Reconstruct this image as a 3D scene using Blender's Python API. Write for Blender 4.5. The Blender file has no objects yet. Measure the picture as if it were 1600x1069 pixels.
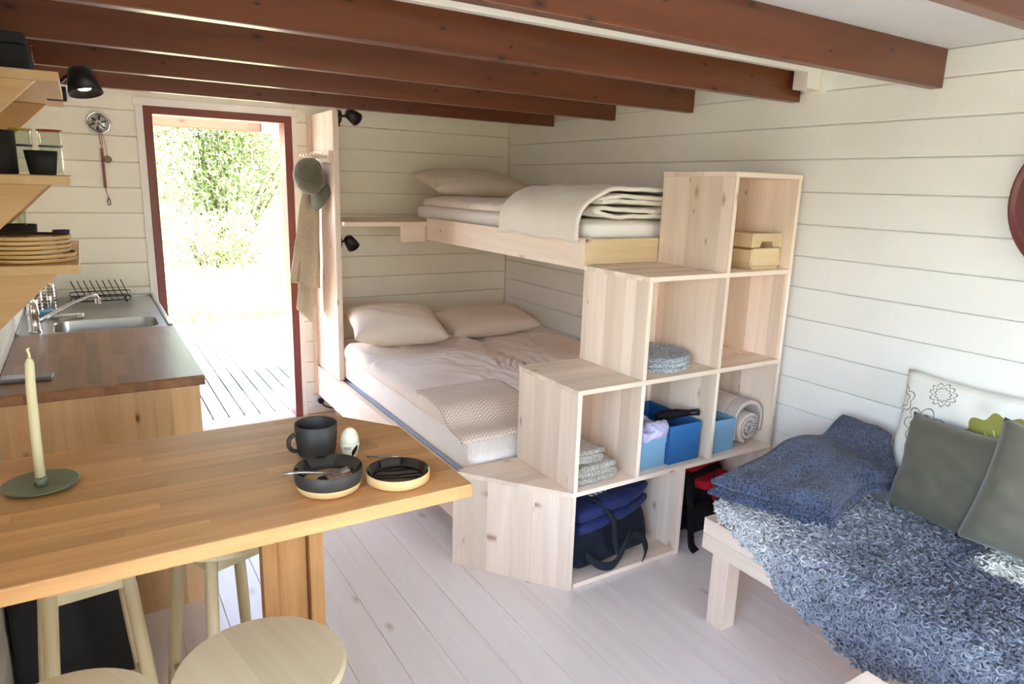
import bpy, bmesh, math, random
import numpy as np
from mathutils import Vector, Matrix, noise

scene = bpy.context.scene
col = scene.collection
R = math.radians

# ------------------------------------------------------------------ camera
cam_d = bpy.data.cameras.new('camera')
cam_d.sensor_fit = 'HORIZONTAL'
cam_d.sensor_width = 36.0
cam_d.lens = 1068.8 * 36.0 / 1600.0
cam_d.clip_start = 0.05
cam = bpy.data.objects.new('camera', cam_d)
col.objects.link(cam)
_yaw, _pitch, _roll = 0.5582, 0.2233, 0.0305
_fw = Vector((math.sin(_yaw) * math.cos(_pitch), math.cos(_yaw) * math.cos(_pitch), -math.sin(_pitch)))
_rt = Vector((math.cos(_yaw), -math.sin(_yaw), 0))
_up = _rt.cross(_fw)
_r2 = _rt * math.cos(_roll) + _up * math.sin(_roll)
_u2 = -_rt * math.sin(_roll) + _up * math.cos(_roll)
m3 = Matrix((_r2, _u2, -_fw)).transposed()
cam.matrix_world = Matrix.Translation((-2.7885, -4.5975, 1.5984)) @ m3.to_4x4()
scene.camera = cam

# ------------------------------------------------------------------ sky, sun, exposure
w = bpy.data.worlds.new('sky')
scene.world = w
w.use_nodes = True
wn = w.node_tree
bg = wn.nodes['Background']
sky = wn.nodes.new('ShaderNodeTexSky')
sky.sky_type = 'NISHITA'
sky.sun_disc = False
sky.sun_elevation = R(48)
sky.sun_rotation = R(100)
sky.air_density = 1.0
sky.dust_density = 2.5
sky.ozone_density = 1.0
hs = wn.nodes.new('ShaderNodeHueSaturation')      # thin haze takes colour out of the sky
hs.inputs['Saturation'].default_value = 0.9
wn.links.new(sky.outputs[0], hs.inputs['Color'])
wn.links.new(hs.outputs[0], bg.inputs[0])
bg.inputs[1].default_value = 0.80

sun_d = bpy.data.lights.new('sun', 'SUN')
sun_d.energy = 19.0
sun_d.angle = R(0.6)
sun_d.color = (1.0, 0.97, 0.92)
sun = bpy.data.objects.new('sun', sun_d)
col.objects.link(sun)
sun.rotation_euler = Vector((-0.62, 0.06, -0.74)).to_track_quat('-Z', 'Y').to_euler()
sun.location = (6, 2, 8)


def portal(loc, rot, sx, sy):
    d = bpy.data.lights.new('daylight_portal', 'AREA')
    d.shape = 'RECTANGLE'
    d.size, d.size_y = sx, sy
    d.cycles.is_portal = True
    o = bpy.data.objects.new('daylight_portal', d)
    col.objects.link(o)
    o.location, o.rotation_euler = loc, rot


XL, XR, YB, YF, ZC = -3.09, 0.0, 0.0, -6.6, 2.145
WIN_F = (-1.70, -0.10, 0.35, 2.00)      # unseen front wall window, sized for fill light, x0,x1,z0,z1
FILL_WIN_L = (-5.4, -3.75, 0.65, 1.97)       # unseen left wall window added for fill light, y0,y1,z0,z1
portal(((WIN_F[0] + WIN_F[1]) / 2, YF - 0.05, (WIN_F[2] + WIN_F[3]) / 2), (R(90), 0, 0), WIN_F[1] - WIN_F[0], WIN_F[3] - WIN_F[2])
portal((XL - 0.05, (FILL_WIN_L[0] + FILL_WIN_L[1]) / 2, (FILL_WIN_L[2] + FILL_WIN_L[3]) / 2), (R(90), 0, R(-90)), FILL_WIN_L[1] - FILL_WIN_L[0], FILL_WIN_L[3] - FILL_WIN_L[2])
portal((-2.03, 0.12, 0.97), (R(90), 0, R(180)), 0.74, 1.94)

vs = scene.view_settings
vs.view_transform = 'Standard'
vs.look = 'None'
vs.gamma = 1.0
vs.use_curve_mapping = False
vs.exposure = 2.4
try:
    cy = scene.cycles
    cy.use_denoising = True
    cy.max_bounces = 18
    cy.diffuse_bounces = 14
    cy.glossy_bounces = 4
    cy.transmission_bounces = 8
    cy.transparent_max_bounces = 8
    cy.caustics_reflective = False
    cy.caustics_refractive = False
    cy.sample_clamp_indirect = 15.0
except Exception:
    pass


# ------------------------------------------------------------------ helpers: colour and materials
def lin(r, g, b):
    f = lambda c: (c / 12.92 if c <= 0.04045 else ((c + 0.055) / 1.055) ** 2.4)
    return (f(r / 255), f(g / 255), f(b / 255), 1.0)


class NT:
    def __init__(self, name):
        self.m = bpy.data.materials.new(name)
        self.m.use_nodes = True
        self.t = self.m.node_tree
        self.b = self.t.nodes['Principled BSDF']

    def n(self, kind, **kw):
        nd = self.t.nodes.new('ShaderNode' + kind)
        for k, v in kw.items():
            setattr(nd, k, v)
        return nd

    def l(self, a, b):
        self.t.links.new(a, b)

    def math(self, op, a, b=None, c=None):
        nd = self.n('Math', operation=op)
        for i, v in enumerate((a, b, c)):
            if v is None:
                continue
            if isinstance(v, (int, float)):
                nd.inputs[i].default_value = v
            else:
                self.l(v, nd.inputs[i])
        return nd.outputs[0]

    def vec(self, x, y, z):
        nd = self.n('CombineXYZ')
        for i, v in enumerate((x, y, z)):
            if isinstance(v, (int, float)):
                nd.inputs[i].default_value = v
            else:
                self.l(v, nd.inputs[i])
        return nd.outputs[0]

    def coords(self, rnd=True):
        tc = self.n('TexCoord')
        if not rnd:
            return tc.outputs['Object']
        oi = self.n('ObjectInfo')
        k = self.math('MULTIPLY', oi.outputs['Random'], 37.0)
        add = self.n('VectorMath', operation='ADD')
        self.l(tc.outputs['Object'], add.inputs[0])
        self.l(self.vec(k, self.math('MULTIPLY', k, 1.7), self.math('MULTIPLY', k, 0.6)), add.inputs[1])
        return add.outputs[0]

    def noise(self, vec, scale, detail=3, rough=0.55, dist=0.0):
        nd = self.n('TexNoise')
        nd.inputs['Scale'].default_value = scale
        nd.inputs['Detail'].default_value = detail
        nd.inputs['Roughness'].default_value = rough
        nd.inputs['Distortion'].default_value = dist
        if vec is not None:
            self.l(vec, nd.inputs['Vector'])
        return nd.outputs['Fac']

    def mix(self, fac, a, b, mode='MIX'):
        nd = self.n('MixRGB', blend_type=mode)
        for i, v in enumerate((fac, a, b)):
            if isinstance(v, (int, float)):
                nd.inputs[i].default_value = v
            elif isinstance(v, tuple):
                nd.inputs[i].default_value = v
            else:
                self.l(v, nd.inputs[i])
        return nd.outputs[0]

    def rng(self, v, a, b, c=0.0, d=1.0):
        nd = self.n('MapRange')
        nd.inputs[1].default_value, nd.inputs[2].default_value = a, b
        nd.inputs[3].default_value, nd.inputs[4].default_value = c, d
        self.l(v, nd.inputs[0])
        return nd.outputs[0]

    def bump(self, h, strength, dist=0.002):
        nd = self.n('Bump')
        nd.inputs['Strength'].default_value = strength
        nd.inputs['Distance'].default_value = dist
        self.l(h, nd.inputs['Height'])
        self.l(nd.outputs[0], self.b.inputs['Normal'])

    def set(self, **kw):
        for k, v in kw.items():
            k = {'base': 'Base Color', 'rough': 'Roughness', 'metal': 'Metallic', 'spec': 'Specular IOR Level',
                 'trans': 'Transmission Weight', 'ior': 'IOR', 'sheen': 'Sheen Weight', 'coat': 'Coat Weight',
                 'sub': 'Subsurface Weight', 'emit': 'Emission Color', 'emis': 'Emission Strength'}.get(k, k)
            s = self.b.inputs[k]
            if isinstance(v, (int, float, tuple)):
                s.default_value = v
            else:
                self.l(v, s)
        return self.m


def wood(name, c1, c2, axis='z', strip=0.0, stave=0.0, knot=0.0, rough=0.5, svar=0.12, spec=0.35, kc=None, bump=0.15, grain=1.0, kscale=1.0):
    N = NT(name)
    sp = N.n('SeparateXYZ')
    N.l(N.coords(), sp.inputs[0])
    i = 'xyz'.index(axis)
    A = sp.outputs[i]
    B, C = [sp.outputs[j] for j in range(3) if j != i]
    off = None
    if strip:
        fb, fc = N.math('FLOOR', N.math('DIVIDE', B, strip)), N.math('FLOOR', N.math('DIVIDE', C, strip))
        wn_ = N.n('TexWhiteNoise')
        N.l(N.vec(fb, fc, 0.5), wn_.inputs['Vector'])
        off = wn_.outputs['Value']
        if stave:
            fa = N.math('FLOOR', N.math('ADD', N.math('DIVIDE', A, stave), N.math('MULTIPLY', off, 7.0)))
            wn2 = N.n('TexWhiteNoise')
            N.l(N.vec(fb, fc, fa), wn2.inputs['Vector'])
            off = wn2.outputs['Value']
        A2 = N.math('ADD', A, N.math('MULTIPLY', off, 13.0))
    else:
        A2 = A
    g = N.noise(N.vec(N.math('MULTIPLY', A2, 1.1 * grain), N.math('MULTIPLY', B, 16 * grain), N.math('MULTIPLY', C, 16 * grain)), 1.0, 4, 0.6, 0.9)
    f = N.noise(N.vec(N.math('MULTIPLY', A2, 5), N.math('MULTIPLY', B, 150), N.math('MULTIPLY', C, 150)), 1.0, 2, 0.6)
    fac = N.math('ADD', N.math('MULTIPLY', N.rng(g, 0.3, 0.7), 0.72), N.math('MULTIPLY', f, 0.28))
    c = N.mix(fac, c1, c2)
    if off is not None:
        v = N.rng(off, 0, 1, 1 - svar, 1 + svar)
        c = N.mix(1.0, c, N.vec(v, v, N.math('POWER', v, 1.25)), 'MULTIPLY')
    if knot:
        vo = N.n('TexVoronoi', voronoi_dimensions='2D')
        vo.inputs['Scale'].default_value = 1.0
        N.l(N.vec(N.math('MULTIPLY', A2, 3.0 * kscale), N.math('MULTIPLY', N.math('ADD', B, C), 6.0 * kscale), 0.0), vo.inputs['Vector'])
        sc = N.n('SeparateColor')
        N.l(vo.outputs['Color'], sc.inputs[0])
        gate = N.math('GREATER_THAN', sc.outputs[0], 1.0 - knot)
        size = N.rng(sc.outputs[1], 0, 1, 0.05, 0.13)
        kd = N.math('SUBTRACT', 1.0, N.math('DIVIDE', vo.outputs['Distance'], size))
        kf = N.math('MULTIPLY', N.rng(kd, 0.0, 0.7), gate)
        ring = N.math('MULTIPLY', N.math('ADD', N.math('SINE', N.math('MULTIPLY', vo.outputs['Distance'], 90)), 4.0), 0.18)
        c = N.mix(N.math('MULTIPLY', kf, ring), c, kc or tuple(x * 0.35 for x in c2[:3]) + (1,))
    N.bump(f, bump, 0.0008)
    return N.set(base=c, rough=rough, spec=spec)


def paint(name, c, rough=0.4, var=0.05, bump=0.12, spec=0.45):
    N = NT(name)
    co = N.coords()
    n1 = N.noise(co, 2.5, 4)
    n2 = N.noise(co, 60, 3)
    d = tuple(x * (1 - var * 2) for x in c[:3]) + (1,)
    N.bump(n2, bump, 0.001)
    return N.set(base=N.mix(N.rng(n1, 0.3, 0.75), c, d), rough=rough, spec=spec)


def plain(name, c, rough=0.5, metal=0.0, spec=0.5, bumps=0, bumpd=0.0006, var=0.0, vs_=8.0, **kw):
    N = NT(name)
    co = N.coords(False)
    if bumps:
        N.bump(N.noise(co, bumps, 3), 0.4, bumpd)
    base = c
    if var:
        d = tuple(x * (1 - var) for x in c[:3]) + (1,)
        base = N.mix(N.rng(N.noise(co, vs_, 4), 0.35, 0.7), c, d)
    return N.set(base=base, rough=rough, metal=metal, spec=spec, **kw)


def cloth(name, c, c2=None, scale=300, strength=0.4, dist=0.001, rough=0.9, sheen=0.25, weave='noise', var=0.1):
    N = NT(name)
    co = N.coords(False)
    if weave == 'noise':
        h = N.noise(co, scale, 3, 0.7)
    else:
        vo = N.n('TexVoronoi')
        vo.inputs['Scale'].default_value = scale
        N.l(co, vo.inputs['Vector'])
        h = vo.outputs['Distance']
    c2 = c2 or tuple(x * (1 - var) for x in c[:3]) + (1,)
    lo = N.noise(co, 9, 3)
    base = N.mix(N.rng(N.math('ADD', N.math('MULTIPLY', h, 0.6), N.math('MULTIPLY', lo, 0.4)), 0.3, 0.65), c, c2)
    N.bump(h, strength, dist)
    N.set(base=base, rough=rough, spec=0.15, sheen=sheen)
    N.b.inputs['Sheen Roughness'].default_value = 0.5
    return N.m


M = {}
M['wall'] = paint('wall_paint_warm_lit', (0.91, 0.87, 0.74, 1), 0.32, 0.03)  # right wall's paint, warmed and lightened in place of alcove light
M['wallR'] = paint('wall_paint_cool_lit', (0.90, 0.89, 0.86, 1), 0.30, 0.03)  # same paint as the other walls, cool daylight put into its colour
M['white'] = paint('white_trim_paint', (0.86, 0.82, 0.74, 1), 0.35, 0.03)
M['ceil'] = paint('white_ceiling_paint', (0.78, 0.77, 0.75, 1), 0.6, 0.06)
M['red'] = paint('red_oxide_paint', lin(122, 56, 44), 0.35, 0.08)
M['beam'] = wood('stained_beam', lin(120, 68, 42), lin(84, 44, 26), 'x', knot=0.62, rough=0.30, spec=0.5, kc=lin(34, 14, 9), grain=0.8, kscale=1.35)
M['floor'] = wood('whitewashed_floorboard', (0.87, 0.81, 0.785, 1), (0.77, 0.70, 0.67, 1), 'y', knot=0.36, rough=0.30, spec=0.5, kc=(0.50, 0.42, 0.38, 1), bump=0.1)
PINE1, PINE2, PINEK = (0.89, 0.77, 0.65, 1), (0.76, 0.59, 0.46, 1), (0.42, 0.25, 0.15, 1)
for a in 'xyz':
    M['pine_' + a] = wood('glued_pine_' + a, PINE1, PINE2, a, strip=0.062, knot=0.5, rough=0.55, svar=0.14, kc=PINEK, kscale=1.15)
    M['lath_' + a] = wood('pine_plank_' + a, PINE1, PINE2, a, knot=0.45, rough=0.5, kc=PINEK)
    M['ypine_' + a] = wood('yellow_pine_' + a, lin(224, 202, 164), lin(206, 178, 134), a, strip=0.07, knot=0.3, rough=0.5, svar=0.12, kc=lin(110, 66, 32))
M['oak'] = wood('oiled_oak_top', lin(206, 160, 106), lin(180, 126, 76), 'x', strip=0.042, stave=0.5, rough=0.42, svar=0.17, grain=1.2)
M['oakz'] = wood('oiled_oak_leg', lin(186, 138, 84), lin(146, 98, 54), 'z', rough=0.5, grain=1.2)
M['butcher'] = wood('walnut_brown_worktop', lin(150, 104, 66), lin(116, 74, 44), 'y', strip=0.045, stave=0.33, rough=0.34, svar=0.2, spec=0.5, bump=0.03)
M['carcass'] = wood('pine_cabinet_panel', lin(214, 176, 130), lin(186, 142, 96), 'z', strip=0.06, knot=0.25, rough=0.5, svar=0.14, kc=lin(80, 42, 22))
M['stool'] = wood('pale_birch', lin(210, 196, 162), lin(194, 176, 138), 'y', strip=0.05, rough=0.5, svar=0.06)
M['stoolz'] = wood('pale_birch_leg', lin(208, 194, 158), lin(190, 172, 134), 'z', rough=0.5)
M['shelfw'] = wood('pine_shelf_board', lin(216, 184, 138), lin(194, 158, 108), 'y', knot=0.25, rough=0.5, kc=lin(120, 70, 36))
M['shelfx'] = wood('pine_shelf_bracket', lin(212, 178, 130), lin(188, 148, 98), 'x', knot=0.25, rough=0.5, kc=lin(110, 62, 34))
M['deck'] = wood('weathered_deck', (0.34, 0.33, 0.32, 1), (0.28, 0.27, 0.26, 1), 'y', rough=0.7)
M['black'] = plain('black_metal', lin(26, 24, 26), 0.4, 0.2)
M['blackmatt'] = plain('matt_black', lin(30, 29, 30), 0.75)
M['steel'] = plain('brushed_steel', (0.42, 0.415, 0.39, 1), 0.30, 1.0, bumps=0)
M['chrome'] = plain('chrome', (0.78, 0.77, 0.75, 1), 0.08, 1.0)
M['wire'] = plain('dark_wire', lin(40, 36, 32), 0.35, 0.7)
M['dark'] = plain('dark_charcoal_glaze', lin(50, 47, 44), 0.55, bumps=400)
M['gloss'] = plain('glossy_black_glaze', lin(22, 18, 17), 0.07, spec=0.7)
M['clay'] = plain('raw_clay', lin(214, 178, 124), 0.75, bumps=250)
M['egg'] = plain('eggshell', lin(226, 222, 194), 0.45, sub=0.0)
M['china'] = plain('white_china', lin(226, 224, 206), 0.2)
M['candle'] = plain('ivory_wax', lin(224, 218, 178), 0.45)
M['sage'] = plain('sage_green_metal', lin(106, 112, 88), 0.5, bumps=200)
M['sponge'] = plain('blue_sponge', lin(96, 150, 165), 0.9, bumps=200)
M['cream_plastic'] = plain('cream_plastic', lin(220, 220, 190), 0.4)
M['porridge'] = plain('brown_porridge', lin(168, 124, 96), 0.6, bumps=120, bumpd=0.003)
M['spoon'] = plain('dull_spoon_metal', (0.35, 0.33, 0.30, 1), 0.3, 0.9)
M['coil'] = plain('red_coil', lin(140, 24, 36), 0.35)
M['tag'] = plain('brown_leather', lin(140, 120, 100), 0.7)


def thin_glass():
    N = NT('clear_glass')
    tr, gl, mx, fr_ = N.n('BsdfTransparent'), N.n('BsdfGlossy'), N.n('MixShader'), N.n('LayerWeight')
    tr.inputs['Color'].default_value = (0.93, 0.96, 0.93, 1)
    gl.inputs['Roughness'].default_value = 0.03
    N.l(N.math('ADD', N.math('MULTIPLY', N.math('POWER', fr_.outputs['Facing'], 4.0), 0.6), 0.04), mx.inputs[0])
    N.l(tr.outputs[0], mx.inputs[1])
    N.l(gl.outputs[0], mx.inputs[2])
    N.l(mx.outputs[0], N.t.nodes['Material Output'].inputs['Surface'])
    return N.m


M['glass'] = thin_glass()
for nm, c in (('rim_red', (170, 50, 55)), ('rim_yellow', (200, 170, 50)), ('rim_blue', (62, 60, 130))):
    M[nm] = plain(nm, lin(*c), 0.3)
M['bulb'] = plain('lit_bulb', (1, 0.85, 0.6, 1), 0.4, emit=(1, 0.72, 0.4, 1), emis=6.0)
M['sheet'] = cloth('white_sheet', (0.90, 0.87, 0.84, 1), scale=500, strength=0.15, sheen=0.1, var=0.04)
M['duvet'] = cloth('pale_pink_linen', (0.89, 0.80, 0.73, 1), scale=420, strength=0.25, sheen=0.1, var=0.06)
M['pillow'] = cloth('beige_linen', (0.83, 0.72, 0.60, 1), scale=420, strength=0.3, sheen=0.1, var=0.07)
M['udu'] = cloth('cream_linen', (0.88, 0.81, 0.74, 1), scale=420, strength=0.25, sheen=0.1, var=0.05)
M['fleece'] = cloth('cream_fleece', (0.87, 0.81, 0.72, 1), scale=160, strength=0.5, dist=0.003, sheen=0.4, var=0.07)
M['bluepad'] = cloth('blue_grey_ticking', lin(188, 196, 214), scale=300, sheen=0.0)
M['towel'] = cloth('waffle_towel', lin(222, 204, 176), scale=190, strength=0.9, dist=0.003, weave='vor', var=0.3)
M['cap'] = cloth('olive_cap', lin(108, 106, 88), scale=500, strength=0.3)
M['knit'] = cloth('grey_knit', lin(205, 198, 186), lin(150, 142, 130), scale=150, strength=1.0, dist=0.004, weave='vor')
M['mat'] = cloth('grey_rope', lin(206, 212, 216), lin(120, 128, 136), scale=170, strength=1.0, dist=0.004, weave='vor')
M['box_light'] = cloth('light_blue_felt', lin(128, 170, 200), scale=600, strength=0.2, sheen=0.0, var=0.05)
M['box_dark'] = cloth('strong_blue_felt', lin(52, 104, 160), scale=600, strength=0.2, sheen=0.0, var=0.06)
M['lilac'] = cloth('white_lilac_bag', lin(214, 210, 232), lin(150, 144, 190), scale=30, strength=0.5)
M['bag'] = cloth('dark_navy_canvas', lin(34, 38, 48), scale=500, strength=0.5, sheen=0.05)
M['bagblue'] = cloth('navy_quilt', lin(38, 48, 96), scale=40, strength=0.5, dist=0.006, rough=0.55, sheen=0.05)
M['webbing'] = cloth('black_webbing', lin(44, 48, 54), scale=700, strength=0.5, sheen=0.0)
M['packred'] = cloth('red_nylon', lin(170, 24, 40), scale=300, strength=0.3, rough=0.6, sheen=0.0)
M['packblack'] = cloth('black_nylon', lin(24, 18, 22), scale=300, strength=0.3, rough=0.7, sheen=0.0)
M['boucle'] = cloth('slate_blue_boucle', lin(88, 100, 132), lin(32, 38, 60), scale=150, strength=1.0, dist=0.008, weave='vor', sheen=0.3)
M['olive'] = cloth('olive_grey_linen', lin(104, 101, 88), scale=260, strength=0.6, var=0.16)
M['greytin'] = plain('grey_tin', lin(120, 118, 124), 0.35, 0.3)
M['ledge_red'] = plain('dark_red_lacquer', lin(98, 36, 36), 0.45)
M['linenbase'] = cloth('white_mattress', (0.78, 0.75, 0.72, 1), scale=400, strength=0.2)
M['socket'] = plain('white_socket', (0.8, 0.8, 0.78, 1), 0.3)
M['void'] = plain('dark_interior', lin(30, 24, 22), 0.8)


def stripes_mat():
    N = NT('grey_striped_throw')
    co = N.coords(False)
    sp = N.n('SeparateXYZ')
    N.l(co, sp.inputs[0])
    at = N.n('Attribute', attribute_name='sv')
    s = N.math('SINE', N.math('MULTIPLY', at.outputs['Fac'], 420.0))
    band = N.math('GREATER_THAN', N.math('SINE', N.math('MULTIPLY', at.outputs['Fac'], 19.0)), 0.35)
    st = N.math('MULTIPLY', N.rng(s, 0.2, 0.6), band)
    c = N.mix(st, lin(212, 194, 182), lin(140, 142, 140))
    N.bump(N.noise(co, 350, 3), 0.5, 0.001)
    return N.set(base=c, rough=0.9, spec=0.1, sheen=0.2)


def herring_mat():
    N = NT('herringbone_throw')
    at = N.n('Attribute', attribute_name='uvw')
    sp = N.n('SeparateXYZ')
    N.l(at.outputs['Vector'], sp.inputs[0])
    u, v = sp.outputs[0], sp.outputs[1]
    z = N.math('ABSOLUTE', N.math('SUBTRACT', N.math('FRACT', N.math('MULTIPLY', u, 22.0)), 0.5))
    s = N.math('FRACT', N.math('ADD', N.math('MULTIPLY', v, 62.0), N.math('MULTIPLY', z, 3.0)))
    c = N.mix(N.math('GREATER_THAN', s, 0.55), lin(196, 172, 150), lin(232, 222, 214))
    N.bump(N.noise(N.coords(False), 400, 3), 0.4, 0.001)
    return N.set(base=c, rough=0.9, spec=0.1, sheen=0.2)


def fur_mat(name, c1, c2, c3):
    N = NT(name)
    at = N.n('Attribute', attribute_name='tone')
    r = N.n('ValToRGB')
    e = r.color_ramp.elements
    e[0].position, e[0].color = 0.0, c1
    e[1].position, e[1].color = 1.0, c3
    m = e.new(0.5)
    m.color = c2
    N.l(at.outputs['Fac'], r.inputs[0])
    return N.set(base=r.outputs[0], rough=0.45, spec=0.45, sheen=0.2)


def floral_mat():
    # printed cushion fabric: line-drawn blossoms in brown-grey and one solid green bloom
    N = NT('floral_print')
    at = N.n('Attribute', attribute_name='uvw')
    sp = N.n('SeparateXYZ')
    N.l(at.outputs['Vector'], sp.inputs[0])
    u, v = sp.outputs[0], sp.outputs[1]

    def polar(cx, cy):
        dx, dy = N.math('SUBTRACT', u, cx), N.math('SUBTRACT', v, cy)
        r = N.math('SQRT', N.math('ADD', N.math('MULTIPLY', dx, dx), N.math('MULTIPLY', dy, dy)))
        return r, N.math('ARCTAN2', dy, dx)

    def band(val, a, wd):
        return N.math('LESS_THAN', N.math('ABSOLUTE', N.math('SUBTRACT', val, a)), wd)

    base = (0.80, 0.79, 0.74, 1)
    c = base
    for cx, cy, k, r0, amp, colr in ((0.24, 0.60, 7, 0.10, 0.05, lin(96, 84, 74)), (0.31, 0.88, 11, 0.07, 0.025, lin(120, 114, 106)),
                                     (0.02, 0.76, 6, 0.08, 0.03, lin(120, 110, 96)), (0.37, 0.38, 6, 0.12, 0.08, lin(110, 82, 70))):
        r, th = polar(cx, cy)
        for q in (1.0, 0.62):
            pet = N.math('ADD', r0 * q, N.math('MULTIPLY', N.math('ABSOLUTE', N.math('SINE', N.math('MULTIPLY', th, k / 2))), amp * q))
            c = N.mix(band(N.math('SUBTRACT', r, pet), 0.0, 0.004), c, colr)
        sp_ = N.math('MULTIPLY', N.math('LESS_THAN', N.math('ABSOLUTE', N.math('SINE', N.math('MULTIPLY', th, k))), 0.05),
                     N.math('LESS_THAN', r, r0 * 0.6))
        c = N.mix(sp_, c, colr)
    r, th = polar(0.73, 0.60)
    wob = N.math('ADD', 0.235, N.math('MULTIPLY', N.math('SINE', N.math('MULTIPLY', th, 11)), 0.022))
    c = N.mix(N.math('LESS_THAN', r, wob), c, lin(142, 140, 70))
    c = N.mix(N.math('MULTIPLY', N.math('LESS_THAN', N.math('ABSOLUTE', N.math('SINE', N.math('MULTIPLY', th, 8))), 0.16),
                     N.math('LESS_THAN', r, 0.13)), c, lin(220, 216, 180))
    N.bump(N.noise(N.coords(False), 400, 2), 0.3, 0.0006)
    return N.set(base=c, rough=0.85, spec=0.15)


M['stripes'] = stripes_mat()
M['herring'] = herring_mat()
M['floral'] = floral_mat()
M['fur'] = fur_mat('grey_sheep_curls', lin(84, 88, 106), lin(146, 150, 160), lin(222, 221, 218))
M['furwhite'] = fur_mat('white_sheep_curls', lin(205, 202, 190), lin(226, 224, 214), lin(240, 238, 230))
M['pelt'] = cloth('pelt_skin', lin(96, 98, 110), scale=200)


# ------------------------------------------------------------------ helpers: geometry
class MB:
    def __init__(self):
        self.v, self.f = [], []

    def add(self, v, f):
        k = len(self.v)
        self.v += [tuple(p) for p in v]
        self.f += [tuple(i + k for i in q) for q in f]
        return self

    def box(self, x0, x1, y0, y1, z0, z1):
        v = [(x, y, z) for x in (x0, x1) for y in (y0, y1) for z in (z0, z1)]
        return self.add(v, [(0, 1, 3, 2), (4, 6, 7, 5), (0, 4, 5, 1), (2, 3, 7, 6), (0, 2, 6, 4), (1, 5, 7, 3)])

    def prism(self, pts, z0, z1, plane='xy'):
        # polygon pts extruded; plane xy -> z, xz -> y, yz -> x
        n = len(pts)
        fn = {'xy': lambda a, b, c: (a, b, c), 'xz': lambda a, b, c: (a, c, b), 'yz': lambda a, b, c: (c, a, b)}[plane]
        v = [fn(a, b, z0) for a, b in pts] + [fn(a, b, z1) for a, b in pts]
        f = [tuple(range(n))[::-1], tuple(range(n, 2 * n))] + [(i, (i + 1) % n, n + (i + 1) % n, n + i) for i in range(n)]
        return self.add(v, f)

    def tube(self, path, r, seg=8, cap=True):
        path = [Vector(p) for p in path]
        rs = r if isinstance(r, (list, tuple)) else [r] * len(path)
        v, f = [], []
        prev = None
        for i, p in enumerate(path):
            t = (path[min(i + 1, len(path) - 1)] - path[max(i - 1, 0)]).normalized()
            if prev is None:
                a = Vector((0, 0, 1)) if abs(t.z) < 0.9 else Vector((1, 0, 0))
                nx = t.cross(a).normalized()
            else:
                nx = (prev - t * prev.dot(t)).normalized()
            prev = nx
            ny = t.cross(nx)
            for k in range(seg):
                a = 2 * math.pi * k / seg
                v.append(p + (nx * math.cos(a) + ny * math.sin(a)) * rs[i])
        for i in range(len(path) - 1):
            for k in range(seg):
                f.append((i * seg + k, i * seg + (k + 1) % seg, (i + 1) * seg + (k + 1) % seg, (i + 1) * seg + k))
        if cap:
            f.append(tuple(range(seg))[::-1])
            f.append(tuple(range((len(path) - 1) * seg, len(path) * seg)))
        return self.add(v, f)

    def lathe(self, prof, seg=32, c=(0, 0, 0)):
        v, f, n = [], [], len(prof)
        for k in range(seg):
            a = 2 * math.pi * k / seg
            for r, z in prof:
                v.append((c[0] + r * math.cos(a), c[1] + r * math.sin(a), c[2] + z))
        for k in range(seg):
            for i in range(n - 1):
                a, b = k * n + i, ((k + 1) % seg) * n + i
                f.append((a, b, b + 1, a + 1))
        return self.add(v, f)

    def grid(self, nx, ny, fn):
        v = [fn(i / nx, j / ny) for j in range(ny + 1) for i in range(nx + 1)]
        f = [(j * (nx + 1) + i, j * (nx + 1) + i + 1, (j + 1) * (nx + 1) + i + 1, (j + 1) * (nx + 1) + i) for j in range(ny) for i in range(nx)]
        return self.add(v, f)

    def rbox(self, sx, sy, sz, r, nx=12, ny=12, nz=4, c=(0, 0, 0), fn=None):
        # rounded box centred on c, subdivided, fn(Vector)->Vector for deformation
        bm = bmesh.new()
        hx, hy, hz = sx / 2, sy / 2, sz / 2

        def face(o, a, b, na, nb):
            g = [[bm.verts.new(Vector(o) + Vector(a) * (i / na) + Vector(b) * (j / nb)) for i in range(na + 1)] for j in range(nb + 1)]
            for j in range(nb):
                for i in range(na):
                    bm.faces.new((g[j][i], g[j][i + 1], g[j + 1][i + 1], g[j + 1][i]))
        face((-hx, -hy, hz), (sx, 0, 0), (0, sy, 0), nx, ny)
        face((-hx, hy, -hz), (sx, 0, 0), (0, -sy, 0), nx, ny)
        face((-hx, -hy, -hz), (sx, 0, 0), (0, 0, sz), nx, nz)
        face((hx, hy, -hz), (-sx, 0, 0), (0, 0, sz), nx, nz)
        face((hx, -hy, -hz), (0, sy, 0), (0, 0, sz), ny, nz)
        face((-hx, hy, -hz), (0, -sy, 0), (0, 0, sz), ny, nz)
        bmesh.ops.remove_doubles(bm, verts=bm.verts, dist=1e-5)
        rr = min(r, hx * 0.99, hy * 0.99, hz * 0.99)
        for q in bm.verts:
            p = q.co
            inn = Vector((max(-hx + rr, min(hx - rr, p.x)), max(-hy + rr, min(hy - rr, p.y)), max(-hz + rr, min(hz - rr, p.z))))
            d = p - inn
            if d.length > 1e-9:
                p = inn + d.normalized() * rr
            p = p + Vector(c)
            q.co = fn(p) if fn else p
        bm.verts.index_update()
        self.add([tuple(q.co) for q in bm.verts], [[q.index for q in fc.verts] for fc in bm.faces])
        bm.free()
        return self


def mesh(name, mb):
    me = bpy.data.meshes.new(name)
    me.from_pydata(mb.v, [], mb.f)
    me.update()
    return me


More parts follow.
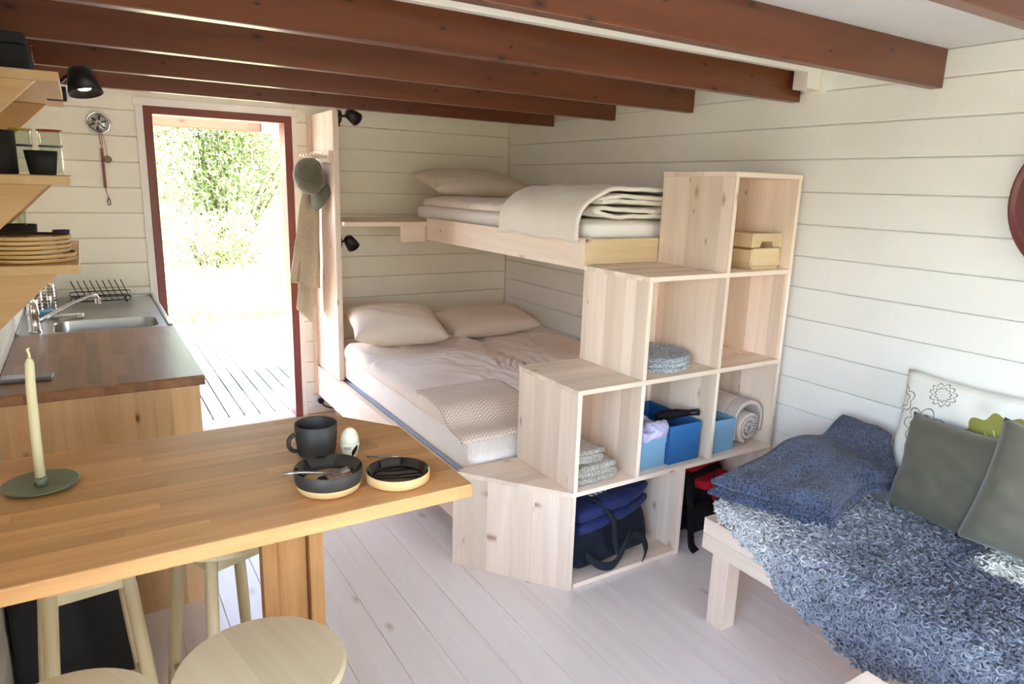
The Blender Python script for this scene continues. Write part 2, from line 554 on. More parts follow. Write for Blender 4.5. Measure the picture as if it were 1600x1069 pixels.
def part(name, parent, mb, mat, smooth=False, bevel=0.0, subsurf=0, solid=0.0, fix=True, label=None):
    me = mb if isinstance(mb, bpy.types.Mesh) else mesh(name, mb)
    if not isinstance(mb, bpy.types.Mesh) and fix:
        bm = bmesh.new()
        bm.from_mesh(me)
        bmesh.ops.recalc_face_normals(bm, faces=bm.faces)
        bm.to_mesh(me)
        bm.free()
    o = bpy.data.objects.new(name, me)
    col.objects.link(o)
    if mat is not None:
        if not me.materials:
            me.materials.append(M[mat] if isinstance(mat, str) else mat)
    if smooth and not isinstance(mb, bpy.types.Mesh):
        me.polygons.foreach_set('use_smooth', [True] * len(me.polygons))
    if solid:
        s = o.modifiers.new('thickness', 'SOLIDIFY')
        s.thickness = solid
        s.offset = 0
    if bevel:
        b = o.modifiers.new('edges', 'BEVEL')
        b.width = bevel
        b.segments = 2
        b.limit_method = 'ANGLE'
    if subsurf:
        s = o.modifiers.new('smooth', 'SUBSURF')
        s.levels = s.render_levels = subsurf
    if parent:
        o.parent = parent
    if label:
        o['label'] = label
    return o


def tag(o, label, cat, group=None):
    o['label'] = label
    o['category'] = cat
    if group:
        o['group'] = group
    return o


def struct(o, label=None):
    o['kind'] = 'structure'
    if label:
        o['label'] = label
    return o


def thing(name, label, cat, loc=(0, 0, 0), rz=0.0, group=None):
    o = bpy.data.objects.new(name, None)
    o.empty_display_size = 0.1
    col.objects.link(o)
    o.location = loc
    o.rotation_euler = (0, 0, rz)
    return tag(o, label, cat, group)


def solo(name, label, cat, mb, mat, loc=(0, 0, 0), rot=(0, 0, 0), group=None, **kw):
    o = part(name, None, mb, mat, **kw)
    o.location, o.rotation_euler = loc, rot
    return tag(o, label, cat, group)


def setting(name, label=None):
    o = bpy.data.objects.new(name, None)
    col.objects.link(o)
    return struct(o, label)


def attr_vec(o, name, vals):
    a = o.data.attributes.new(name, 'FLOAT_VECTOR', 'POINT')
    a.data.foreach_set('vector', [c for v in vals for c in v])


def attr_f(o, name, vals):
    a = o.data.attributes.new(name, 'FLOAT', 'POINT')
    a.data.foreach_set('value', list(vals))


def nz(p, s, seed=0.0):
    return noise.noise(Vector((p[0] * s + seed, p[1] * s + seed * 1.7, p[2] * s - seed)))


rnd = random.Random(7)

# ================================================================== SETTING
# floor: sub-floor slab with single planks
floor = struct(part('floor', None, MB().box(XL - 0.15, XR + 0.15, YF - 0.15, YB + 0.14, -0.10, -0.022), 'floor'))
PW = 0.155
i = 0
x = XL
while x < XR - 0.01:
    x1 = min(x + PW, XR)
    cuts = [YF] + sorted(rnd.uniform(-5.2, -0.7) for _ in range(1 + (i % 2))) + [YB]
    if len(cuts) == 4 and cuts[2] - cuts[1] < 0.8:
        cuts.pop(2)
    for a, b in zip(cuts, cuts[1:]):
        part('floor_plank', floor, MB().box(x + 0.0007, x1 - 0.0007, a + 0.0006, b - 0.0006, -0.022, 0.0), 'floor', bevel=0.0012)
    x = x1
    i += 1

# back wall with door opening
DO = (-2.447, -1.616, 1.987)
wb = MB()
wb.box(XL - 0.15, DO[0], 0.018, 0.14, -0.02, ZC + 0.1)
wb.box(DO[1], XR + 0.15, 0.018, 0.14, -0.02, ZC + 0.1)
wb.box(DO[0], DO[1], 0.018, 0.14, DO[2], ZC + 0.1)
wall_back = struct(part('wall_back', None, wb, 'wall'))


def board(parent, x0, x1, y0, y1, z0, z1, mat):
    return part('wall_board', parent, MB().box(x0, x1, y0, y1, z0, z1), mat, bevel=0.0055)


BP = 0.1432
z = 1.955 - BP * 14
rows = []
while z < ZC:
    rows.append((max(z, 0.0), min(z + BP, ZC)))
    z += BP
for a, b in rows:
    if b - a < 0.02:
        continue
    a2, b2 = a + 0.0008, b - 0.0008
    if a < DO[2] - 0.02:
        board(wall_back, XL, DO[0] - 0.03, 0.0, 0.02, a2, b2, 'wall')
        board(wall_back, DO[1] + 0.02, XR, 0.0, 0.02, a2, b2, 'wall')
    else:
        board(wall_back, XL, XR, 0.0, 0.02, a2, b2, 'wall')

# right wall
wall_right = struct(part('wall_right', None, MB().box(0.018, 0.15, YF - 0.15, YB + 0.018, -0.02, ZC + 0.1), 'wallR'))
z = 1.90 - BP * 14
while z < ZC:
    a, b = max(z, 0.0), min(z + BP, ZC)
    if b - a > 0.02:
        board(wall_right, 0.0, 0.02, YF, YB - 0.001, a + 0.0008, b - 0.0008, 'wallR')
    z += BP

# left wall with the opening of the added fill window
y0, y1, z0, z1 = FILL_WIN_L
wl = MB()
wl.box(XL - 0.14, XL - 0.018, YF - 0.15, y0, -0.02, ZC + 0.1)
wl.box(XL - 0.14, XL - 0.018, y1, YB + 0.018, -0.02, ZC + 0.1)
wl.box(XL - 0.14, XL - 0.018, y0, y1, -0.02, z0)
wl.box(XL - 0.14, XL - 0.018, y0, y1, z1, ZC + 0.1)
wall_left = struct(part('wall_left', None, wl, 'wall'))
z = 1.955 - BP * 14
while z < ZC:
    a, b = max(z, 0.0), min(z + BP, ZC)
    if b - a > 0.02:
        if b > z0 and a < z1:
            board(wall_left, XL - 0.02, XL, y1 + 0.01, YB - 0.001, a + 0.0008, b - 0.0008, 'wall')
            board(wall_left, XL - 0.02, XL, YF, y0 - 0.01, a + 0.0008, b - 0.0008, 'wall')
        else:
            board(wall_left, XL - 0.02, XL, YF, YB - 0.001, a + 0.0008, b - 0.0008, 'wall')
    z += BP

# front wall (behind the camera) with its wide window
x0, x1, z0, z1 = WIN_F
wf = MB()
wf.box(XL - 0.15, x0, YF - 0.14, YF, -0.02, ZC + 0.1)
wf.box(x1, XR + 0.15, YF - 0.14, YF, -0.02, ZC + 0.1)
wf.box(x0, x1, YF - 0.14, YF, -0.02, z0)
wf.box(x0, x1, YF - 0.14, YF, z1, ZC + 0.1)
wall_front = struct(part('wall_front', None, wf, 'wall'))
win = setting('window_1')
fr = MB()
for a in (x0, (x0 + x1) / 2 - 0.025, x1 - 0.05):
    fr.box(a, a + 0.05, YF - 0.10, YF - 0.03, z0, z1)
fr.box(x0, x1, YF - 0.10, YF - 0.03, z0, z0 + 0.05).box(x0, x1, YF - 0.10, YF - 0.03, z1 - 0.05, z1)
part('window_frame', win, fr, 'white')
y0, y1, z0, z1 = FILL_WIN_L
win = setting('fill_window_2')  # out of view, added to bring in fill light
fr = MB()
for a in (y0, (y0 + y1) / 2 - 0.025, y1 - 0.05):
    fr.box(XL - 0.10, XL - 0.03, a, a + 0.05, z0, z1)
fr.box(XL - 0.10, XL - 0.03, y0, y1, z0, z0 + 0.05).box(XL - 0.10, XL - 0.03, y0, y1, z1 - 0.05, z1)
part('window_frame', win, fr, 'white')

# ceiling with stained beams
ceiling = struct(part('ceiling', None, MB().box(XL - 0.15, XR + 0.15, YF - 0.15, YB + 0.14, ZC, ZC + 0.12), 'ceil'))
BY = [-0.5913, -1.2345, -1.8693, -2.5121, -3.1259, -3.762, -4.40, -5.04, -5.68, -6.3]
for b in BY:
    part('beam', ceiling, MB().box(XL, XR, b, b + 0.045, 2.006, ZC), 'beam', bevel=0.003)

# door frame and white casing
door = setting('door_1', 'open doorway with a dark red frame and white casing')
fr = MB()
part('door_jamb', door, MB().box(-2.447, -2.4015, -0.018, 0.125, 0.0, 1.987), 'red', bevel=0.003)
part('door_jamb', door, MB().box(-1.664, -1.6164, -0.018, 0.125, 0.0, 1.987), 'red', bevel=0.003)
part('door_head', door, MB().box(-2.4015, -1.664, -0.018, 0.125, 1.943, 1.987), 'red', bevel=0.003)
part('threshold', door, MB().box(-2.4015, -1.664, -0.018, 0.14, -0.02, 0.012), 'lath_x', bevel=0.003)
part('casing', door, MB().box(-2.487, -2.447, -0.014, 0.0, 0.0, 1.987), 'white', bevel=0.002)
part('casing', door, MB().box(-1.6164, -1.582, -0.014, 0.0, 0.0, 1.987), 'white', bevel=0.002)
part('casing', door, MB().box(-2.495, -1.576, -0.016, 0.0, 1.987, 2.03), 'white', bevel=0.002)

# white cable trunking by the ceiling
t = thing('cable_trunking', 'white cable trunking under the ceiling ending in a square box on the wall', 'trunking', (0, 0, 0))
part('duct', t, MB().box(-2.15, -0.10, -2.62, -2.585, 2.112, ZC), 'white', bevel=0.003)
part('junction_box', t, MB().box(-0.115, -0.03, -2.625, -2.55, 2.045, ZC), 'white', bevel=0.004)
part('box_cover', t, MB().box(-0.03, 0.0, -2.64, -2.54, 2.03, ZC), 'white', bevel=0.004)

# ================================================================== OUTSIDE
deck = struct(part('deck', None, MB().box(-4.2, 1.6, 0.14, 3.85, -0.24, -0.20), 'void'), 'weathered timber deck outside the door')  # near-black sheet makes the gaps between planks read as shade
x = -4.2
while x < 1.55:
    part('deck_plank', deck, MB().box(x + 0.007, x + 0.0955, 0.145, 3.88, -0.045, -0.03), 'deck', bevel=0.003)
    x += 0.1025


def ground_mat():
    N = NT('meadow_ground')
    co = N.coords(False)
    return N.set(base=N.mix(N.rng(N.noise(co, 1.5, 6), 0.3, 0.7), lin(118, 116, 98), lin(88, 92, 74)), rough=0.95, spec=0.1)


M['ground'] = ground_mat()


def leaf_mat(name, c1, c2):
    N = NT(name)
    at = N.n('Attribute', attribute_name='tone')
    c = N.mix(at.outputs['Fac'], c1, c2)
    N.set(base=c, rough=0.5, spec=0.3)
    tr = N.n('BsdfTranslucent')
    N.l(c, tr.inputs['Color'])
    mx = N.n('MixShader')
    mx.inputs[0].default_value = 0.45
    N.l(N.b.outputs[0], mx.inputs[1])
    N.l(tr.outputs[0], mx.inputs[2])
    N.l(mx.outputs[0], N.t.nodes['Material Output'].inputs['Surface'])
    return N.m


M['leaf'] = leaf_mat('willow_leaf', lin(180, 190, 130), lin(88, 104, 56))
M['reed'] = leaf_mat('dry_reed', lin(226, 212, 160), lin(170, 160, 100))
M['bark'] = plain('grey_bark', lin(104, 92, 74), 0.9, bumps=60)
struct(part('ground', None, MB().box(-40, 40, 0.3, 60, -0.6, -0.22), 'ground'), 'meadow around the cabin')
struct(part('ground_front', None, MB().box(-40, 40, -60, -6.9, -0.6, -0.22), 'ground'), 'meadow behind the cabin')
struct(part('ground_side', None, MB().box(-40, -3.4, -6.9, 0.3, -0.6, -0.22), 'ground'), 'meadow beside the cabin')


def leaves(n, seed, centre, rad, size, hole=0.0, squash=1.0):
    g = np.random.default_rng(seed)
    d = g.normal(size=(n, 3))
    d /= np.linalg.norm(d, axis=1)[:, None]
    r = (hole + (1 - hole) * g.random(n) ** 0.5)
    cl = np.sin(d[:, 0] * 5 + seed) * np.cos(d[:, 2] * 6 + seed * 2) * 0.18 + 0.9
    p = d * (r * cl)[:, None] * np.array(rad) + np.array(centre)
    a = g.normal(size=(n, 3))
    a[:, 2] -= 0.5
    a /= np.linalg.norm(a, axis=1)[:, None]
    b = np.cross(a, g.normal(size=(n, 3)))
    b /= np.linalg.norm(b, axis=1)[:, None]
    L = size * (0.6 + 0.8 * g.random(n))[:, None]
    v = np.stack([p - a * L, p + b * L * 0.22, p + a * L, p - b * L * 0.22], 1).reshape(-1, 3)
    tone = np.repeat(g.random(n), 4)
    return v, n, tone


def quads_obj(name, parent, v, n, tone, mat):
    me = bpy.data.meshes.new(name)
    me.vertices.add(len(v))
    me.vertices.foreach_set('co', v.astype(np.float32).ravel())
    me.loops.add(4 * n)
    me.loops.foreach_set('vertex_index', np.arange(4 * n, dtype=np.int32))
    me.polygons.add(n)
    me.polygons.foreach_set('loop_start', np.arange(0, 4 * n, 4, dtype=np.int32))
    me.update(calc_edges=True)
    a = me.attributes.new('tone', 'FLOAT', 'POINT')
    a.data.foreach_set('value', tone.astype(np.float32))
    me.materials.append(M[mat])
    o = bpy.data.objects.new(name, me)
    col.objects.link(o)
    o.parent = parent
    return o


bush_labels = ['tall pale willow shrub beyond the deck, seen through the upper left of the doorway',
               'wide leafy shrub straight beyond the deck in the middle of the doorway',
               'bright shrub beyond the deck behind the grey deck chair',
               'dark twiggy low shrub at the far edge of the meadow grass']
for k, (c, rad, n, sz) in enumerate([((-2.9, 7.6, 2.3), (1.95, 0.9, 2.5), 18000, 0.06), ((-0.5, 9.4, 2.6), (2.6, 0.8, 2.9), 28000, 0.065),
                                     ((1.75, 7.6, 2.0), (1.75, 0.9, 2.3), 14000, 0.06), ((-1.2, 6.15, 0.55), (1.7, 0.45, 0.8), 5000, 0.045)]):
    b = thing('willow_shrub' if k < 3 else 'low_shrub', bush_labels[k], 'shrub', (c[0], c[1], -0.22))
    lv, n, tone = leaves(n, 11 + k, (0, 0, c[2] + 0.22), rad, sz)
    fo = quads_obj('foliage', b, lv, n, tone, 'leaf')
    fo['kind'] = 'stuff'
    br = MB()
    q = random.Random(k)
    for _ in range(16):
        a = q.uniform(0, 6.28)
        e = Vector((math.cos(a) * rad[0] * q.uniform(.3, .9), math.sin(a) * rad[1] * q.uniform(.3, .9), c[2] + rad[2] * q.uniform(-.2, .75)))
        mid = e * 0.5 + Vector((0, 0, 0.4 * q.random() + 0.1))
        br.tube([Vector((e.x * .05, e.y * .05, 0)), mid * 0.6, mid, e], [0.035, 0.025, 0.017, 0.006], 5)
    part('branches', b, br, 'bark', smooth=True)
# dry meadow grass
g = np.random.default_rng(5)
n = 24000
px = np.stack([g.uniform(-5, 4, n), 4.15 + 1.5 * g.random(n) ** 1.1, np.full(n, -0.22)], 1)
h = 0.25 + 0.45 * g.random(n)
lean = g.normal(scale=0.16, size=(n, 2))
wv = g.normal(size=(n, 2))
wv = wv / np.linalg.norm(wv, axis=1)[:, None] * 0.006
top = px + np.stack([lean[:, 0], lean[:, 1], h], 1)
W3 = np.concatenate([wv, np.zeros((n, 1))], 1)
v = np.stack([px - W3, px + W3, top + W3 * 0.2, top - W3 * 0.2], 1).reshape(-1, 3)
o = quads_obj('meadow_grass', None, v, n, np.repeat(g.random(n), 4), 'reed')
o['kind'] = 'stuff'
tag(o, 'dry pale meadow grass beyond the edge of the deck', 'grass')

# porch beam across the top of the doorway, with a grey painted end
t = thing('porch_beam', 'rough brown porch beam with a grey end seen through the top of the doorway', 'beam', (0, 0, 0))
part('beam_timber', t, MB().box(-3.6, -1.585, 1.0, 1.1, 1.945, 2.10), wood('rough_porch_timber', lin(128, 76, 50), lin(96, 56, 36), 'x', knot=0.4, rough=0.8), bevel=0.004)
part('beam_end', t, MB().box(-1.585, -0.9, 0.99, 1.11, 1.94, 2.11), 'greytin', bevel=0.004)
part('post', t, MB().box(-1.0, -0.9, 1.0, 1.1, -0.03, 1.94), 'white', bevel=0.004)
part('post', t, MB().box(-3.6, -3.5, 1.0, 1.1, -0.03, 1.945), 'white', bevel=0.004)

# white deck chair
t = thing('deck_chair', 'grey slatted deck chair standing on the sunny deck', 'chair', (-0.97, 1.15, -0.03), R(96))
M['chairpaint'] = paint('weathered_grey_paint', (0.22, 0.22, 0.22, 1), 0.5, 0.05)
W_ = 'chairpaint'
for s in (-0.27, 0.27):
    part('leg', t, MB().box(s - 0.02, s + 0.02, -0.30, -0.24, 0, 0.58), W_, bevel=0.004)
    part('leg', t, MB().tube([(s, 0.12, 0.34), (s, 0.42, 0.0)], 0.028, 4), W_)
    part('armrest', t, MB().box(s - 0.055, s + 0.055, -0.36, 0.36, 0.58, 0.605), W_, bevel=0.006)
    part('side_rail', t, MB().prism([(-0.32, 0.30), (-0.32, 0.39), (0.36, 0.28), (0.36, 0.20)], s - 0.015, s + 0.015, 'yz'), W_, bevel=0.003)
for k in range(7):
    yy = -0.30 + k * 0.085
    part('seat_slat', t, MB().box(-0.26, 0.26, yy, yy + 0.07, 0.385 - (yy + 0.3) * 0.16, 0.405 - (yy + 0.3) * 0.16), W_, bevel=0.003)
for k in range(5):
    xx = -0.25 + k * 0.102
    a = MB().prism([(0.26, 0.26), (0.285, 0.26), (0.60, 1.02 + 0.03 * (2 - abs(k - 2))), (0.575, 1.02 + 0.03 * (2 - abs(k - 2)))], xx, xx + 0.088, 'yz')
    part('back_slat', t, a, W_, bevel=0.003)
part('back_cross_bar', t, MB().box(-0.27, 0.27, 0.40, 0.43, 0.55, 0.61), W_, bevel=0.003)

# ================================================================== PARTITION, BEDS, STAIR SHELF
t = thing('partition_panel', 'tall pale pine panel standing between the doorway and the bunks', 'panel', (0, 0, 0))
part('panel', t, MB().box(-1.5, -1.468, -0.47, -0.002, 0.365, 2.004), 'pine_z', bevel=0.002)
part('edge_strip', t, MB().box(-1.5, -1.466, -0.482, -0.47, 0.365, 2.004), 'lath_z', bevel=0.002)
part('corner_shade_strip', t, MB().box(-1.522, -1.5, -0.035, -0.002, 0.155, 2.004), 'lath_z', bevel=0.002)  # added strip standing in for shade in the wall corner

t = thing('lower_bed', 'built-in lower double bed with a pale wooden side board', 'bed', (0, 0, 0))
part('side_rail', t, MB().box(-1.515, -1.478, -2.185, -0.036, 0.155, 0.362), 'lath_y', bevel=0.003)
part('platform', t, MB().box(-1.478, -0.004, -2.185, -0.004, 0.30, 0.34), 'lath_x')
for a in (-2.1, -1.1, -0.1):
    part('support_leg', t, MB().box(-1.40, -1.33, a, a + 0.07, 0.0, 0.30), 'lath_z', bevel=0.002)
    part('support_leg', t, MB().box(-0.12, -0.05, a, a + 0.07, 0.0, 0.30), 'lath_z', bevel=0.002)

pad = MB().rbox(1.436, 2.16, 0.012, 0.005, 10, 14, 2, (-0.742, -1.095, 0.3485))
solo('mattress_pad', 'thin blue-grey mattress pad edge under the lower mattress', 'mattress pad', pad, 'bluepad', smooth=True)


def wr(p, amp, seed, sc=(6, 3)):
    th = 0.75 + 0.9 * noise.noise(Vector((p.x * 1.6 + seed, p.y * 1.6, 3.0)))
    c, a = p.x * math.cos(th) + p.y * math.sin(th), -p.x * math.sin(th) + p.y * math.cos(th)
    w_ = 0.05 * noise.noise(Vector((p.x * 6, p.y * 6, seed)))
    n1 = noise.noise(Vector(((c + w_) * 11, a * 2.2, seed)))
    n2 = noise.noise(Vector(((c + w_) * 24, a * 4.5, seed + 4)))
    g_ = 0.55 + 0.9 * noise.noise(Vector((p.x * 2.4, p.y * 2.4, seed + 8)))
    lo_ = noise.noise(Vector((p.x * 3.0, p.y * 3.0, seed + 1)))
    return amp * (g_ * (1 - abs(n1) * 2.4) * 0.8 + 0.35 * g_ * (1 - 2 * abs(n2)) + 0.5 * lo_)


def matt(p):
    p.z += 0.004 * noise.noise(p * 4)
    return p


solo('mattress', 'thick white-sheeted mattress on the lower bed', 'mattress', MB().rbox(1.444, 2.15, 0.182, 0.032, 20, 26, 6, (-0.742, -1.095, 0.446), matt), 'sheet', smooth=True, subsurf=1)


def duvet_fn(x0, x1, y0, y1, amp, seed, ztop, floor_z, xedge):
    def fn(p):
        top = 1.0 if p.z > ztop - 0.02 else 0.35
        d = wr(p, amp, seed)
        if p.z > ztop - 0.04:
            p.z += d * top
        # gentle droop near the border
        e = min(p.x - x0, x1 - p.x, p.y - y0, y1 - p.y)
        p.z -= max(0.0, 0.12 - e) * 0.22
        p.x += 0.006 * noise.noise(Vector((p.y * 7, p.z * 9, seed + 3)))
        p.y += 0.012 * noise.noise(Vector((p.x * 7, p.z * 9, seed + 6)))
        # it lies on the mattress, whose edge is rounded
        d = min(0.032, max(0.0, xedge + 0.032 - p.x))
        p.z = max(p.z, floor_z - (0.032 - math.sqrt(max(0.0, 0.032 ** 2 - d * d))) * 0.8)
        return p
    return fn


dA = MB().rbox(0.82, 1.50, 0.08, 0.038, 90, 150, 4, (-1.077, -1.27, 0.580), duvet_fn(-1.49, -0.66, -2.02, -0.5, 0.034, 2.0, 0.60, 0.537, -1.464))
solo('duvet', 'crumpled pale pink duvet on the side of the lower bed by the table', 'duvet', dA, 'duvet', smooth=True)
dB = MB().rbox(0.645, 1.55, 0.08, 0.038, 70, 150, 4, (-0.338, -1.25, 0.580), duvet_fn(-0.665, -0.01, -2.02, -0.46, 0.026, 9.0, 0.60, 0.537, -9.0))
solo('duvet', 'smoother pale pink duvet on the side of the lower bed against the wall', 'duvet', dB, 'duvet', smooth=True)


def pillow_mb(w_, l_, t_, seed, n=30, sharp=0.5, uv=None, wrk=0.010):
    mb = MB()
    uvs = []

    def surf(sgn):
        def fn(a, b):
            u, v_ = a * 2 - 1, b * 2 - 1
            pu, pv = max(0.0, 1 - abs(u) ** 2.6), max(0.0, 1 - abs(v_) ** 2.6)
            hgt = (pu * pv) ** sharp * t_ / 2
            pin = 1 - 0.07 * (1 - v_ * v_) * (abs(u) ** 3)
            pin2 = 1 - 0.07 * (1 - u * u) * (abs(v_) ** 3)
            x_, y_ = u * w_ / 2 * pin, v_ * l_ / 2 * pin2
            k = 0.2 + 0.8 * (pu * pv) ** 0.3
            nn = wrk * k * (noise.noise(Vector((x_ * 9 + seed, y_ * 14, sgn))) + 0.6 * (1 - 2 * abs(noise.noise(Vector((x_ * 6 + y_ * 9, y_ * 5 + seed, 3))))))
            edge = 0.003 if max(abs(u), abs(v_)) < 0.999 else 0.0
            uvs.append((a, b, 0))
            return (x_, y_, sgn * (hgt + edge) + nn * (1 if edge else 0))
        return fn
    mb.grid(n, n, surf(1))
    mb.grid(n, n, surf(-1))
    return mb, uvs


def pillow(name, label, w_, l_, t_, loc, rot, mat, seed, cat='pillow', sharp=0.5, group=None, wrk=0.010):
    mb, uvs = pillow_mb(w_, l_, t_, seed, sharp=sharp, wrk=wrk)
    o = part(name, None, mb, mat, smooth=True, fix=False)
    if mat == 'floral':
        attr_vec(o, 'uvw', uvs)
    bm = bmesh.new()
    bm.from_mesh(o.data)
    bmesh.ops.remove_doubles(bm, verts=bm.verts, dist=1e-4)
    bmesh.ops.recalc_face_normals(bm, faces=bm.faces)
    bm.to_mesh(o.data)
    bm.free()
    o.location, o.rotation_euler = loc, rot
    return tag(o, label, cat, group)


pillow('pillow', 'plump beige pillow by the pine panel at the head of the lower bed', 0.58, 0.48, 0.20, (-1.19, -0.66, 0.738), (R(10), R(2), R(-10)), 'pillow', 1.0)
pillow('pillow', 'flatter beige pillow in the corner at the head of the lower bed', 0.66, 0.44, 0.15, (-0.51, -0.60, 0.703), (R(8), R(-2), R(-3)), 'pillow', 4.0)


def folded(path, L, ny, thick, seed, amp=0.006, frm=None):
    """cloth whose cross-section follows path [(d,z)...], extruded over L; returns MB and attributes"""
    # resample
    pts = [Vector((a, b)) for a, b in path]
    dense = []
    for a, b in zip(pts, pts[1:]):
        m = max(1, int((b - a).length / 0.018))
        dense += [a.lerp(b, k / m) for k in range(m)]
    dense.append(pts[-1])
    for _ in range(2):
        dense = [dense[0]] + [(dense[k - 1] + dense[k] * 2 + dense[k + 1]) / 4 for k in range(1, len(dense) - 1)] + [dense[-1]]
    s = [0.0]
    for a, b in zip(dense, dense[1:]):
        s.append(s[-1] + (b - a).length)
    mb = MB()
    uv = []
    nx_ = len(dense) - 1

    def fn(a, b):
        k = int(round(a * nx_))
        p = dense[k]
        e = 0.012 * noise.noise(Vector((s[k] * 3, seed, 0.5))) * (1 if b > 0.5 else -1)
        yy = b * L + e
        dz = amp * noise.noise(Vector((p.x * 8 + seed, yy * 8, s[k] * 3)))
        dx = amp * 1.5 * noise.noise(Vector((yy * 6, s[k] * 2, seed + 9)))
        uv.append((b * L, s[k], 0))
        return (p.x + dx, yy, p.y + dz)
    mb.grid(nx_, ny, fn)
    return mb, uv


def zig(D, layers, t_, z0=0.0):
    p = []
    for k in range(layers):
        zz = z0 + t_ * (k + 0.5)
        a, b = (0.0, D) if k % 2 == 0 else (D, 0.0)
        e = t_ * 0.35 * (1 if b > a else -1)
        p += [(a + e * 0.2, zz), (b - e, zz)]
        if k < layers - 1:
            p += [(b + e * 0.3, zz + t_ * 0.5)]
    return p


# herringbone throw over the foot of the lower bed
mb, uv = folded([(-0.044, -0.034), (-0.040, -0.022), (-0.028, -0.013), (0.03, -0.012), (0.085, 0.005), (0.115, 0.045), (0.16, 0.077), (0.25, 0.086), (0.33, 0.085), (0.40, 0.082)], 0.42, 36, 0.012, 3.0, 0.009)
o = part('throw_blanket', None, mb, 'herring', smooth=True, solid=0.012, fix=False)
attr_vec(o, 'uvw', uv)
o.location = (-1.18, -2.14, 0.545)
o.rotation_euler = (0, 0, R(92))
tag(o, 'beige and white herringbone throw folded across the foot of the lower bed', 'blanket')
o.location = (-1.10, -2.135, 0.566)
fr = MB()
q = random.Random(3)
for k in range(60):
    u = 0.005 + k * 0.0066
    fr.tube([(-0.046, u, -0.030), (-0.047 - 0.003 * q.random(), u + q.uniform(-.004, .004), -0.060), (-0.047, u + q.uniform(-.006, .006), -0.090 - 0.02 * q.random())], 0.0018, 3)
part('fringe', o, fr, 'sheet')

# stair shelf
XA, XB, XC, XD, SF, SB = -1.25, -0.929, -0.495, -0.068, -2.6235, -2.2027
Z1, Z2, Z3, Z4, T = 0.430, 0.849, 1.2695, 1.686, 0.02
st = thing('stair_shelf', 'stepped pale pine storage staircase with open cubes at the foot of the bunks', 'shelf', (0, 0, 0))


def up(name, x, za, zb, m='pine_z'):
    part(name, st, MB().box(x, x + T, SF, SB, za, zb), m, bevel=0.0015)


def flat(name, xa, xb, zt, m='pine_x'):
    part(name, st, MB().box(xa, xb, SF - 0.001, SB, zt - T, zt), m, bevel=0.0015)


dx_, dy_ = -0.315, 0.4205
ln = math.hypot(dx_, dy_)
nx_, ny_ = dy_ / ln * T, -dx_ / ln * T
part('angled_side_panel', st, MB().prism([(XA, SF), (XA + dx_, SF + dy_), (XA + dx_ + nx_, SF + dy_ + ny_ * 0.0), (XA + nx_, SF)], 0.0, Z1 - T), 'pine_z', bevel=0.0015)
part('step_tread', st, MB().prism([(XA - 0.004, SF), (XA + dx_ - 0.006, SB), (XD, SB), (XD, SF)], Z1 - T, Z1), 'pine_x', bevel=0.0015)
part('bottom_board', st, MB().box(XA + 0.026, -0.655, SF + 0.004, SB - 0.02, 0.001, 0.022), 'pine_x', bevel=0.0015)
part('divider', st, MB().box(-0.655, -0.635, SF, SB - 0.02, 0.001, Z1 - T), 'pine_z', bevel=0.0015)
part('back_panel', st, MB().box(-1.52, XD - T, SB - 0.02, SB, 0.001, Z1 - T), 'pine_z')
up('side_panel', XD - T, 0.001, Z1 - T)
up('side_panel', XD - T, Z1, Z2 - T)
up('side_panel', XD - T, Z2, Z3 - T)
up('side_panel', XD - T, Z3, Z4 - T)
up('side_panel', XA, Z1, Z2 - T)
up('divider', XB, Z1, Z2 - T)
up('divider', XC, Z1, Z2 - T)
part('back_panel', st, MB().box(XA + T, XD - T, SB - 0.02, SB, Z1, Z2 - T), 'pine_z')
flat('step_tread', XA - 0.003, XD, Z2)
up('side_panel', XB, Z2, Z3 - T)
up('divider', XC, Z2, Z3 - T)
part('back_panel', st, MB().box(XB + T, XD - T, SB - 0.02, SB, Z2, Z3 - T), 'pine_z')
flat('step_tread', XB - 0.003, XD, Z3)
up('side_panel', XC, Z3, Z4 - T)
part('back_panel', st, MB().box(XC + T, XD - T, SB - 0.02, SB, Z3, Z4 - T), 'pine_z')
flat('top_board', XC - 0.003, XD, Z4)

# upper bunk
t = thing('upper_bunk', 'upper single bunk with a pale pine side rail above the double bed', 'bunk bed', (0, 0, 0))
part('side_rail', t, MB().box(-0.93, -0.892, -2.196, -0.545, 1.25, 1.387), 'lath_y', bevel=0.003)
part('platform', t, MB().box(-0.892, -0.004, -2.196, -0.004, 1.285, 1.32), 'lath_x')
part('foot_board', t, MB().box(-0.926, XC, -2.2, -2.182, 1.272, 1.384), 'ypine_x', bevel=0.002)
part('ledge_shelf', t, MB().box(-1.466, -0.875, -0.545, -0.002, 1.335, 1.362), 'lath_x', bevel=0.002)
part('ledge_support', t, MB().box(-1.10, -0.93, -0.535, -0.505, 1.237, 1.335), 'lath_x', bevel=0.002)
solo('mattress', 'slim white-sheeted mattress on the upper bunk', 'mattress', MB().rbox(0.86, 1.92, 0.10, 0.04, 14, 22, 4, (-0.45, -1.19, 1.412), matt), 'sheet', smooth=True, subsurf=1)
dU = MB().rbox(0.82, 1.20, 0.06, 0.028, 40, 60, 4, (-0.44, -0.90, 1.492), duvet_fn(-0.86, -0.03, -1.8, -0.3, 0.012, 5.0, 1.50, 1.4605, -9.0))
solo('duvet', 'cream duvet laid flat on the upper bunk', 'duvet', dU, 'udu', smooth=True)
pillow('pillow', 'beige pillow at the head of the upper bunk', 0.72, 0.44, 0.15, (-0.50, -0.36, 1.612), (R(12), 0, R(-2)), 'pillow', 7.0)
